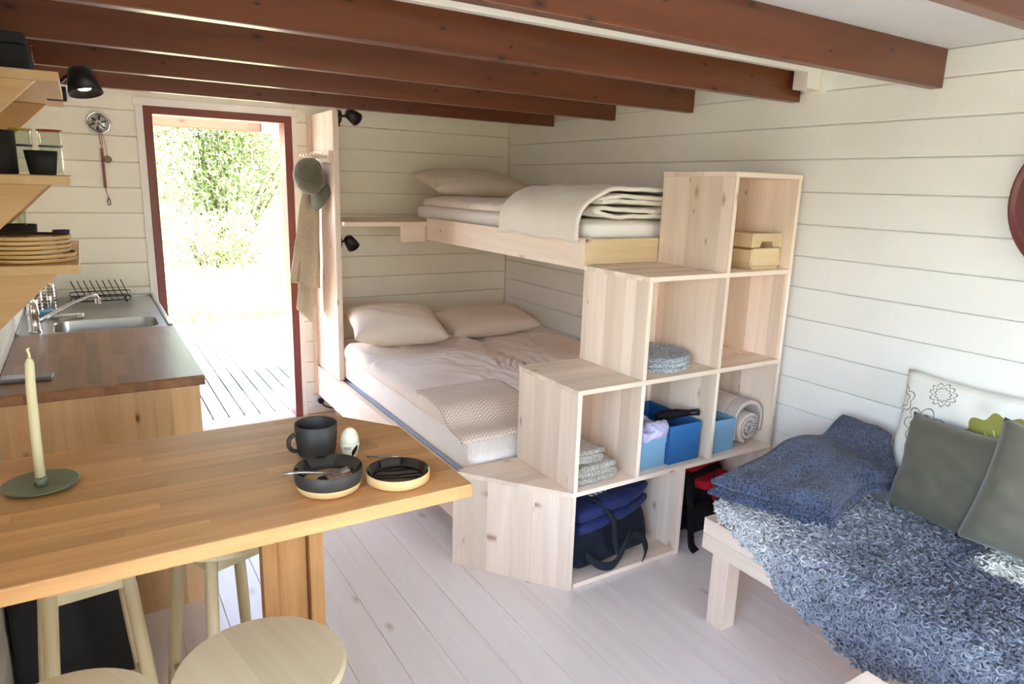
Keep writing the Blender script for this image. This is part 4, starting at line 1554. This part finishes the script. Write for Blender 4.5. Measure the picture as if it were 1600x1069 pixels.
# ================================================================== DINING TABLE AND STOOLS
TZ = 0.92
tb = thing('dining_table', 'tall oiled-oak table fixed to the wall with a clipped corner', 'table', (0, 0, 0))
part('table_top', tb, MB().prism([(XL + 0.002, -2.649), (-2.229, -2.649), (-2.072, -2.858), (-2.072, -3.297), (XL + 0.002, -3.297)], TZ - 0.034, TZ), 'oak', bevel=0.004)
part('leg_post', tb, MB().box(-2.374, -2.338, -2.985, -2.945, 0.0, TZ - 0.034), 'oakz', bevel=0.002)
part('leg_board', tb, MB().box(-2.452, -2.376, -2.965, -2.945, 0.0, TZ - 0.034), 'oakz', bevel=0.002)
part('leg_post', tb, MB().box(-2.490, -2.454, -2.985, -2.945, 0.0, TZ - 0.034), 'oakz', bevel=0.002)


def stool(label, loc, rz, legspan=0.115, sp=0.185):
    t = thing('bar_stool', label, 'stool', (loc[0], loc[1], 0), rz)
    part('seat', t, MB().lathe([(0, 0.622), (0.150, 0.622), (0.163, 0.630), (0.166, 0.640), (0.160, 0.650), (0.0, 0.650)], 56), 'stool', bevel=0.0, smooth=False)
    for k in range(4):
        a = math.pi / 4 + k * math.pi / 2
        c, s = math.cos(a), math.sin(a)
        part('leg', t, MB().tube([(c * legspan, s * legspan, 0.622), (c * (legspan + (sp - legspan) * .5), s * (legspan + (sp - legspan) * .5), 0.31), (c * sp, s * sp, 0.0)], [0.017, 0.0175, 0.014], 14), 'stoolz', smooth=True)
    for k in range(4):
        a, b = math.pi / 4 + k * math.pi / 2, math.pi / 4 + (k + 1) * math.pi / 2
        A_, B_ = Vector((math.cos(a), math.sin(a), 0)), Vector((math.cos(b), math.sin(b), 0))
        r1 = legspan + (sp - legspan) * 0.06
        d = (B_ - A_).normalized()
        n_ = Vector((-d.y, d.x, 0)) * 0.008
        m1 = MB()
        pa, pb = A_ * r1, B_ * r1
        vv = []
        for zz in (0.572, 0.620):
            for p in (pa - n_, pb - n_, pb + n_, pa + n_):
                vv.append((p.x, p.y, zz))
        m1.add(vv, [(3, 2, 1, 0), (4, 5, 6, 7), (0, 1, 5, 4), (1, 2, 6, 5), (2, 3, 7, 6), (3, 0, 4, 7)])
        part('seat_rail', t, m1, 'stoolz', bevel=0.002)
        r2 = legspan + (sp - legspan) * (0.66 if k % 2 else 0.72)
        zz = 0.622 * (1 - (0.66 if k % 2 else 0.72))
        part('foot_rail', t, MB().tube([A_ * r2 + Vector((0, 0, zz)), B_ * r2 + Vector((0, 0, zz))], 0.010, 10), 'stoolz', smooth=True)
    return t


stool('pale birch stool pulled half out from the table, nearer the oak table leg', (-2.568, -3.335), R(12))
stool('pale birch stool pulled half out from the table, close to the wall', (-2.908, -3.335), R(30))
stool('pale birch stool pushed under the table beside the black box', (-2.868, -2.680), R(6))
stool('pale birch stool behind the oak table leg, under the table', (-2.535, -2.690), R(20))

# black box under the table
bx_ = thing('storage_crate', 'black storage box on the floor under the table by the wall', 'box', (-2.915, -2.20, 0.0))
part('body', bx_, MB().box(-0.165, 0.165, -0.18, 0.18, 0.0, 0.46), 'blackmatt', bevel=0.012)
part('lid', bx_, MB().box(-0.17, 0.17, -0.185, 0.185, 0.462, 0.50), 'blackmatt', bevel=0.010)

# ---- things on the table
t = thing('candle_holder', 'flat sage-green candle dish on the dining table', 'candle holder', (-2.922, -2.866, TZ + 0.001))
part('dish', t, MB().lathe([(0, 0.0), (0.05, 0.0), (0.072, 0.008), (0.074, 0.011), (0.07, 0.011), (0.05, 0.004), (0.0, 0.004)], 48), 'sage', smooth=True)
part('socket', t, MB().lathe([(0.0, 0.004), (0.0125, 0.004), (0.0125, 0.024), (0.0105, 0.024), (0.0105, 0.012), (0, 0.012)], 24), 'sage', smooth=True)
o = solo('candle', 'tall ivory taper candle standing in the sage-green dish', 'candle', MB().tube([(0, 0, 0.0), (0.001, 0, 0.10), (0.004, 0, 0.22), (0.007, 0, 0.268), (0.0075, 0, 0.276), (0.008, 0, 0.281)], [0.0102, 0.0098, 0.0092, 0.0085, 0.006, 0.002], 20), 'candle', (-2.922, -2.866, TZ + 0.0132), smooth=True)
part('wick', o, MB().tube([(0.008, 0, 0.279), (0.0085, 0, 0.288), (0.0055, 0.002, 0.298), (0.010, 0.002, 0.301)], [0.003, 0.0024, 0.0032, 0.002], 8), 'candle', smooth=True)

t = thing('mug', 'matt charcoal mug standing behind the cereal bowl', 'mug', (-2.338, -2.955, TZ + 0.001))
part('body', t, MB().lathe([(0, 0.004), (0.0, 0.0), (0.040, 0.0), (0.046, 0.005), (0.0505, 0.040), (0.0525, 0.082), (0.0505, 0.084), (0.0485, 0.082), (0.046, 0.040), (0.042, 0.010), (0.0, 0.006)], 48), 'dark', smooth=True)
part('coffee', t, MB().lathe([(0, 0.03), (0.0455, 0.03), (0.0455, 0.028), (0, 0.028)], 32), 'gloss', smooth=True)
hd = [(-0.048, -0.010, 0.064), (-0.062, -0.014, 0.066), (-0.074, -0.018, 0.056), (-0.074, -0.018, 0.036), (-0.062, -0.014, 0.022), (-0.046, -0.010, 0.020)]
part('handle', t, MB().tube(hd, 0.0062, 10), 'dark', smooth=True, subsurf=1)

t = thing('cereal_bowl', 'charcoal stoneware bowl with a bare clay foot and porridge inside', 'bowl', (-2.372, -3.170, TZ + 0.001))
part('clay_foot', t, MB().lathe([(0, 0), (0.056, 0.0), (0.067, 0.006), (0.0728, 0.021), (0.0722, 0.025), (0, 0.0222)], 56), 'clay', smooth=True)
part('glazed_wall', t, MB().lathe([(0.0724, 0.0215), (0.0742, 0.026), (0.0755, 0.052), (0.0740, 0.054)], 56), 'dark', smooth=True)
part('inside_glaze', t, MB().lathe([(0.0740, 0.054), (0.0715, 0.052), (0.067, 0.030), (0.055, 0.024), (0.0, 0.0225)], 56), 'gloss', smooth=True)
part('porridge', t, MB().rbox(0.05, 0.035, 0.016, 0.0079, 12, 10, 4, (0.018, -0.012, 0.031), lambda p: p + Vector((0, 0, 0.004 * noise.noise(p * 90)))), 'porridge', smooth=True)
sp_ = thing('spoon', 'dark spoon resting over the rim of the cereal bowl', 'spoon', (-2.372, -3.170, TZ + 0.001))
part('spoon_handle', sp_, MB().tube([(-0.105, -0.012, 0.060), (-0.07, -0.015, 0.059), (-0.02, -0.014, 0.048), (0.005, -0.012, 0.040)], [0.0042, 0.0035, 0.0028, 0.0028], 8), 'spoon', smooth=True)
part('spoon_bowl', sp_, MB().rbox(0.044, 0.028, 0.005, 0.0024, 12, 10, 2, (0.022, -0.012, 0.0385), lambda p: p + Vector((0, 0, 9.0 * ((p.x - 0.022) ** 2 + (p.y + 0.012) ** 2)))), 'spoon', smooth=True)

t = thing('side_plate', 'small raised-rim plate of pale clay glazed black inside', 'plate', (-2.217, -3.196, TZ + 0.001))
part('clay_body', t, MB().lathe([(0, 0), (0.066, 0), (0.0735, 0.005), (0.0745, 0.024), (0.0725, 0.026)], 56), 'clay', smooth=True)
part('inside_glaze', t, MB().lathe([(0.0725, 0.026), (0.0695, 0.0245), (0.066, 0.009), (0.060, 0.0065), (0, 0.006)], 56), 'gloss', smooth=True)

t = thing('egg_cup', 'white china egg cup with dark lettering and a black leaf mark', 'egg cup', (-2.268, -3.005, TZ + 0.001))
part('cup', t, MB().lathe([(0, 0), (0.016, 0), (0.018, 0.003), (0.0205, 0.014), (0.0245, 0.036), (0.0235, 0.0375), (0.0225, 0.036), (0.016, 0.016), (0, 0.011)], 40), 'china', smooth=True)
lt = MB()
for k in range(5):
    a = R(-140 + k * 9)
    r_ = 0.0236
    for dz in (0.0, 0.004):
        lt.box(r_ * math.cos(a) - 0.0009, r_ * math.cos(a) + 0.0009, r_ * math.sin(a) - 0.0006, r_ * math.sin(a) + 0.0006, 0.024 + dz, 0.0265 + dz)
part('lettering', t, lt, 'greytin')
lf_r = lambda z_: 0.0007 + (0.018 + (z_ - 0.003) * 0.227 if z_ < 0.014 else 0.0205 + (z_ - 0.014) * 0.182)
lf_a = lambda a, b: R(-92 + 30 * b) + (a - .5) * 0.6 * math.sin(math.pi * b)
lf = MB().grid(4, 8, lambda a, b: (lf_r(0.004 + 0.031 * b) * math.cos(lf_a(a, b)), lf_r(0.004 + 0.031 * b) * math.sin(lf_a(a, b)), 0.004 + 0.031 * b))
part('leaf_mark', t, lf, 'black', solid=0.0012)
solo('boiled_egg', 'pale whole egg standing in the egg cup', 'egg', MB().lathe([(0.0001, 0.0)] + [(0.0222 * math.sin(math.pi * k / 16) * (1 + 0.09 * math.cos(math.pi * k / 16)), 0.029 - 0.029 * math.cos(math.pi * k / 16)) for k in range(1, 16)] + [(0.0001, 0.058)], 36), 'egg', (-2.268, -3.005, TZ + 0.0180), smooth=True)
solo('teaspoon', 'thin dark teaspoon lying between the egg cup and the side plate', 'spoon', MB().tube([(0, 0, 0), (0.03, -0.018, 0.0005), (0.07, -0.04, 0.001)], [0.0022, 0.0020, 0.0026], 8), 'spoon', (-2.235, -3.035, TZ + 0.0035), smooth=True)

# ================================================================== KITCHEN
kc = thing('kitchen_cabinet', 'pine kitchen base cabinet with a glued-strip end panel', 'cabinet', (0, 0, 0))
part('end_panel', kc, MB().box(XL + 0.002, -2.484, -1.975, -1.953, 0.0, 0.862), 'carcass', bevel=0.002)
part('body', kc, MB().box(XL + 0.002, -2.51, -1.953, -0.004, 0.08, 0.66), 'carcass')
part('body_rail', kc, MB().box(XL + 0.002, -2.51, -1.953, -1.05, 0.66, 0.862), 'carcass')
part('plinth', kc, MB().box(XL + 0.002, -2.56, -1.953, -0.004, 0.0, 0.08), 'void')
for k in range(3):
    ya = -1.945 + k * 0.645
    dr = part('door', kc, MB().box(-2.51, -2.49, ya, ya + 0.64, 0.085, 0.855), 'carcass', bevel=0.002)
    part('knob', dr, MB().tube([(-2.49, ya + 0.56, 0.75), (-2.468, ya + 0.56, 0.75)], 0.012, 12), 'steel', bevel=0.002)
solo('worktop', 'oiled brown block-wood worktop on the kitchen cabinet', 'worktop', MB().box(XL + 0.002, -2.466, -1.988, -1.004, 0.863, 0.900), 'butcher', bevel=0.004)

# steel sink unit
sk_ = thing('sink_unit', 'stainless steel sink top with a drainer beside the doorway', 'sink', (0, 0, 0))
hx0, hx1, hy0, hy1, hr = -2.955, -2.525, -0.985, -0.70, 0.06
inner = []
for cx_, cy_, a0 in ((hx1 - hr, hy1 - hr, 0), (hx0 + hr, hy1 - hr, 90), (hx0 + hr, hy0 + hr, 180), (hx1 - hr, hy0 + hr, 270)):
    for k in range(9):
        a = R(a0 + k * 90 / 8)
        inner.append((cx_ + hr * math.cos(a), cy_ + hr * math.sin(a)))
ox0, ox1, oy0, oy1 = XL + 0.002, -2.480, -1.0, -0.0145
cxm, cym = (hx0 + hx1) / 2, (hy0 + hy1) / 2
outer = []
for (x_, y_) in inner:
    dx, dy = x_ - cxm, y_ - cym
    t_ = min(((ox1 - cxm) / dx if dx > 0 else (ox0 - cxm) / dx) if abs(dx) > 1e-6 else 9e9, ((oy1 - cym) / dy if dy > 0 else (oy0 - cym) / dy) if abs(dy) > 1e-6 else 9e9)
    outer.append((cxm + dx * t_, cym + dy * t_))
# snap the nearest outer points to the true corners
for cx_, cy_ in ((ox0, oy0), (ox0, oy1), (ox1, oy0), (ox1, oy1)):
    k = min(range(len(outer)), key=lambda i_: (outer[i_][0] - cx_) ** 2 + (outer[i_][1] - cy_) ** 2)
    outer[k] = (cx_, cy_)
n = len(inner)
pl = MB()
pl.add([(x_, y_, 0.897) for x_, y_ in outer] + [(x_, y_, 0.897) for x_, y_ in inner], [(k, (k + 1) % n, n + (k + 1) % n, n + k) for k in range(n)])
part('steel_top', sk_, pl, 'steel', fix=True)
ba = MB()
rings = [(1.0, 0.897), (0.985, 0.885), (0.96, 0.76), (0.90, 0.745), (0.10, 0.742)]
for s_, zz in rings:
    ba.v += [(cxm + (x_ - cxm) * s_, cym + (y_ - cym) * s_, zz) for x_, y_ in inner]
for r_ in range(len(rings) - 1):
    ba.f += [(r_ * n + k, r_ * n + (k + 1) % n, (r_ + 1) * n + (k + 1) % n, (r_ + 1) * n + k) for k in range(n)]
part('basin', sk_, ba, 'steel', smooth=True)
part('raised_edge', sk_, MB().box(-2.490, -2.470, -1.0, -0.0145, 0.862, 0.908), 'steel', bevel=0.004)
part('raised_edge', sk_, MB().box(XL + 0.002, -2.490, -0.018, -0.003, 0.890, 0.908), 'steel', bevel=0.003)
part('raised_edge', sk_, MB().box(XL + 0.002, XL + 0.014, -1.0, -0.018, 0.890, 0.908), 'steel', bevel=0.003)

fa = thing('faucet', 'chrome mixer tap with a long swung-out spout at the sink', 'faucet', (-3.020, -0.930, 0.898))
part('tap_body', fa, MB().lathe([(0, 0), (0.027, 0.0), (0.027, 0.006), (0.022, 0.012), (0.021, 0.075), (0.024, 0.082), (0.023, 0.100), (0.019, 0.135), (0.0, 0.140)], 28), 'chrome', smooth=True)
part('lever', fa, MB().tube([(0, 0, 0.132), (-0.005, -0.03, 0.142), (-0.01, -0.07, 0.148)], [0.008, 0.007, 0.006], 10), 'chrome', smooth=True)
part('spout', fa, MB().tube([(0.018, 0.005, 0.045), (0.06, 0.02, 0.068), (0.15, 0.06, 0.112), (0.22, 0.09, 0.136), (0.247, 0.10, 0.135), (0.252, 0.102, 0.122)], [0.010, 0.0095, 0.009, 0.009, 0.010, 0.010], 12), 'chrome', smooth=True)
part('aerator', fa, MB().tube([(0.252, 0.102, 0.125), (0.253, 0.103, 0.098)], 0.0125, 14), 'chrome', bevel=0.002)

t = thing('dish_rack', 'dark wire dish rack standing on the sink drainer', 'dish rack', (-2.745, -0.20, 0.908))
fr_ = MB()
lo_ = [(-0.125, -0.075, 0.014), (0.125, -0.075, 0.014), (0.145, -0.055, 0.014), (0.145, 0.065, 0.014), (0.125, 0.08, 0.014), (-0.125, 0.08, 0.014), (-0.145, 0.065, 0.014), (-0.145, -0.055, 0.014), (-0.125, -0.075, 0.014)]
fr_.tube(lo_, 0.0034, 6)
fr_.tube([(x_, y_, 0.045) for x_, y_, _ in lo_], 0.0030, 6)
part('frame', t, fr_, 'wire', smooth=True)
for k in range(9):
    xx = -0.12 + k * 0.03
    part('wire_prong', t, MB().tube([(xx + 0.02, -0.075, 0.014), (xx + 0.02, 0.0, 0.012), (xx + 0.018, 0.05, 0.02), (xx + 0.004, 0.055, 0.05), (xx - 0.018, 0.06, 0.11)], 0.0024, 6), 'wire', smooth=True)
for xx in (-0.12, 0.12):
    part('foot', t, MB().tube([(xx, -0.06, 0.014), (xx, -0.06, 0.0)], 0.005, 8), 'wire')
    part('foot', t, MB().tube([(xx, 0.06, 0.014), (xx, 0.06, 0.0)], 0.005, 8), 'wire')


def holder(label, loc):
    t = thing('utensil_holder', label, 'utensil holder', loc)
    part('cylinder', t, MB().lathe([(0, 0), (0.033, 0.0), (0.034, 0.003), (0.034, 0.125), (0.0325, 0.126), (0.0315, 0.124), (0.0315, 0.004), (0, 0.004)], 32), 'chrome', smooth=True)
    hl = MB()
    for r_ in range(6):
        for k in range(12):
            a = 2 * math.pi * k / 12
            c_ = Vector((math.cos(a), math.sin(a), 0))
            p = c_ * 0.0335 + Vector((0, 0, 0.022 + r_ * 0.016))
            hl.tube([p, p + c_ * 0.0012], 0.0035, 6)
    part('perforations', t, hl, 'void')


holder('perforated chrome utensil holder on the sink nearer the board wall corner', (-2.985, -0.25, 0.898))
holder('perforated chrome utensil holder squeezed between the tap and the other holder', (-3.04, -0.36, 0.898))
solo('sponge', 'pale blue dish sponge lying behind the tap', 'sponge', MB().rbox(0.085, 0.06, 0.03, 0.008, 8, 6, 3, (0, 0, 0.015)), 'sponge', (-2.985, -0.52, 0.898), (0, 0, R(10)), smooth=True)
t = thing('dish_brush', 'cream dish brush lying on the edge of the sink', 'brush', (-2.975, -0.62, 0.898))
part('handle', t, MB().tube([(0.0, 0, 0.012), (0.06, 0.0, 0.014), (0.125, 0.0, 0.014)], 0.008, 10), 'cream_plastic', smooth=True)
part('head', t, MB().tube([(0.125, 0.0, 0.020), (0.127, -0.002, 0.0)], 0.018, 16), 'cream_plastic', bevel=0.003)
t = thing('knife_case', 'flat blue-grey case lying on the corner of the worktop', 'case', (-3.005, -1.80, 0.901), R(-4))
part('sleeve', t, MB().box(-0.072, 0.075, -0.035, 0.03, 0, 0.012), 'greytin', bevel=0.003)
part('label_strip', t, MB().box(-0.070, -0.0, -0.033, 0.028, 0.012, 0.0132), plain('pale_film', lin(150, 155, 170), 0.15), bevel=0.0)

# ---- wall shelves on the left wall
SX = -2.812
SN, SFAR = -2.21, -1.30
for zt, lab in ((1.846 + 0.026, 'pine wall shelf nearest the ceiling above the worktop'), (1.590, 'pine wall shelf holding drinking glasses'), (1.335, 'pine wall shelf holding a stack of plates')):
    t = thing('wall_shelf', lab, 'shelf', (0, 0, 0), group=None)
    part('shelf_board', t, MB().box(XL + 0.002, SX, SN, SFAR, zt - 0.026, zt), 'shelfw', bevel=0.002)
    zb = zt - 0.026
    for ya in (SN + 0.01, SFAR - 0.10):
        part('bracket', t, MB().prism([(XL + 0.002, zb), (SX - 0.055, zb), (XL + 0.035, zb - 0.19), (XL + 0.002, zb - 0.19)], ya, ya + 0.022, 'xz'), 'shelfx', bevel=0.0015)

# plates on the lowest wall shelf
pls = ['bottom', 'second from bottom', 'third from bottom', 'third from top', 'second from top', 'top']
for k in range(6):
    t = thing('plate', 'clay-rimmed dark plate on the wall shelf, %s of the stack of six' % pls[k], 'plate', (-2.945 + (0.012 if k < 2 else 0.0) + 0.002 * (k % 2), -2.065, 1.3355 + k * 0.0132), 0, 'plates stacked on the wall shelf')
    part('clay_rim', t, MB().lathe([(0, 0), (0.095, 0.0), (0.112, 0.002), (0.117, 0.010), (0.116, 0.0128), (0.113, 0.0128)], 48), 'clay', smooth=True)
    part('dark_glaze', t, MB().lathe([(0.113, 0.0128), (0.109, 0.008), (0.09, 0.0045), (0, 0.004)], 48), 'gloss', smooth=True)


def glass(label, loc, r_, h_, rim, band=None):
    t = thing('drinking_glass', label, 'glass', loc)
    part('tumbler', t, MB().lathe([(0, 0), (r_ * 0.86, 0), (r_ * 0.90, 0.003), (r_, h_), (r_ - 0.002, h_), (r_ * 0.90 - 0.002, 0.006), (0, 0.006)], 32), 'glass', smooth=True)
    if rim:
        part('coloured_rim', t, MB().lathe([(r_ - 0.0025, h_ - 0.003), (r_ + 0.0008, h_ - 0.003), (r_ + 0.0008, h_ + 0.0015), (r_ - 0.0025, h_ + 0.0015), (r_ - 0.0025, h_ - 0.003)], 32), rim, smooth=True)
    if band:
        part('coloured_band', t, MB().lathe([(r_ * 0.97, h_ * 0.62), (r_ * 0.985, h_ * 0.62), (r_ * 0.985, h_ * 0.66), (r_ * 0.97, h_ * 0.66), (r_ * 0.97, h_ * 0.62)], 32), band, smooth=True)


glass('tall drinking glass with a red rim on the wall shelf', (-2.857, -1.90, 1.591), 0.034, 0.138, 'rim_red', 'greytin')
glass('tall drinking glass with a yellow rim on the wall shelf', (-2.932, -1.93, 1.591), 0.030, 0.136, 'rim_yellow', 'rim_blue')


def cup(label, name, loc, r0, r1, h_, mat, cat='cup'):
    solo(name, label, cat, MB().lathe([(0, 0), (r0, 0), (r0 + 0.002, 0.003), (r1, h_), (r1 - 0.003, h_), (r0 - 0.002, 0.006), (0, 0.006)], 36), mat, loc, smooth=True)


cup('short tapered black cup in front of the glasses on the wall shelf', 'tapered_cup', (-2.880, -2.06, 1.591), 0.032, 0.043, 0.070, 'blackmatt')
cup('tall black canister at the wall end of the glasses shelf', 'canister', (-2.995, -2.02, 1.591), 0.052, 0.055, 0.125, 'blackmatt', 'canister')
cup('low black tin standing behind the stack of plates', 'tin', (-2.985, -1.72, 1.336), 0.052, 0.058, 0.088, 'blackmatt', 'tin')
glass('clear glass standing in the black tin behind the plates', (-2.985, -1.72, 1.343), 0.032, 0.125, None)
cup('small navy cup behind the plates near the shelf edge', 'navy_cup', (-2.862, -1.62, 1.336), 0.024, 0.028, 0.062, plain('navy_glaze', lin(52, 48, 92), 0.25))

# things on the upper wall shelf
t = thing('storage_case', 'black case standing on the top wall shelf under the beams', 'case', (-2.955, -1.95, 1.8725))
part('body', t, MB().box(-0.09, 0.075, -0.10, 0.14, 0.0, 0.085), 'blackmatt', bevel=0.008)
part('lid', t, MB().box(-0.08, 0.068, -0.095, 0.13, 0.086, 0.118), 'blackmatt', bevel=0.006)
part('clasp', t, MB().box(0.075, 0.083, -0.02, 0.02, 0.05, 0.095), 'chrome', bevel=0.002)
t = thing('clip_lamp', 'lit black cone lamp clipped to the end of the top wall shelf', 'lamp', (-2.80, -1.62, 1.873))
part('clip', t, MB().box(-0.06, 0.0, -0.02, 0.02, -0.03, 0.018), 'black', bevel=0.003)
part('arm', t, MB().tube([(-0.03, 0, 0.018), (0.0, 0, 0.05), (0.035, 0, 0.075)], 0.006, 8), 'black', smooth=True)
sh = part('lamp_shade', t, MB().lathe([(0.0, 0.0), (0.034, 0.0), (0.038, -0.006), (0.056, -0.088), (0.0545, -0.088), (0.0365, -0.008), (0.0, -0.004)], 32), 'black', smooth=True)
sh.location, sh.rotation_euler = (0.045, 0.0, 0.085), (R(-13), R(-9), 0)
bu = part('bulb', t, MB().lathe([(0, -0.078), (0.02, -0.072), (0.028, -0.055), (0.02, -0.035), (0.012, -0.006), (0, -0.006)], 20), 'bulb', smooth=True)
bu.location, bu.rotation_euler = sh.location, sh.rotation_euler

# ---- chrome ventilator with red coil cord on the back wall
t = thing('wall_vent', 'round chrome ventilator on the board wall beside the doorway', 'vent', (-2.672, -0.0005, 1.875))
vt = part('rim', t, MB().lathe([(0.046, 0.0), (0.060, 0.0), (0.062, 0.006), (0.058, 0.014), (0.050, 0.010), (0.046, 0.0)], 48), 'chrome', smooth=True)
vt.rotation_euler = (R(90), 0, 0)
vd = part('disc', t, MB().lathe([(0, 0.006), (0.012, 0.008), (0.03, 0.006), (0.047, 0.002), (0.047, 0.0), (0, 0)], 40), 'steel', smooth=True)
vd.rotation_euler = (R(90), 0, 0)
for k in range(6):
    a = 2 * math.pi * k / 6 + 0.3
    part('slot', t, MB().tube([(0.016 * math.cos(a), -0.0085, 0.016 * math.sin(a)), (0.040 * math.cos(a), -0.006, 0.040 * math.sin(a))], 0.0042, 6), 'void', smooth=True)
part('knob', t, MB().tube([(0, -0.006, -0.005), (0, -0.022, -0.005)], 0.009, 14), 'chrome', bevel=0.002)
t = thing('coil_cord', 'red coiled safety cord hanging from the chrome ventilator', 'cord', (-2.668, -0.022, 1.80))
hel = [(0.008 * math.cos(k * 0.9), 0.008 * math.sin(k * 0.9), -0.06 - 0.215 * k / 170) for k in range(171)]
part('coil', t, MB().tube(hel, 0.0022, 5), 'coil', smooth=True)
part('top_loop', t, MB().tube([(0.0, 0.0, -0.06), (0.006, 0, -0.03), (0.004, 0, 0.03), (0.0, 0.004, 0.066), (-0.006, 0, 0.03), (-0.003, 0, -0.04)], 0.002, 6), 'coil', smooth=True)
part('tail', t, MB().tube([(0.0, 0.0, -0.275), (0.003, 0, -0.30), (0.010, 0, -0.33)], 0.0022, 6), 'coil', smooth=True)
part('clip', t, MB().tube([(0.010, 0, -0.33), (0.004, 0, -0.35), (0.006, 0, -0.372), (0.016, 0, -0.372), (0.018, 0, -0.352), (0.010, 0, -0.33)], 0.003, 6), 'black', smooth=True)
t = thing('key_tag', 'brown leather tag hanging on a string from the chrome ventilator', 'tag', (-2.643, -0.012, 1.68))
part('string', t, MB().tube([(-0.018, -0.006, 0.17), (-0.004, 0, 0.08), (0, 0, 0.015)], 0.0014, 5), 'tag', smooth=True)
part('disc', t, MB().tube([(0, -0.003, 0), (0, 0.003, 0)], 0.021, 24), 'tag', bevel=0.001)
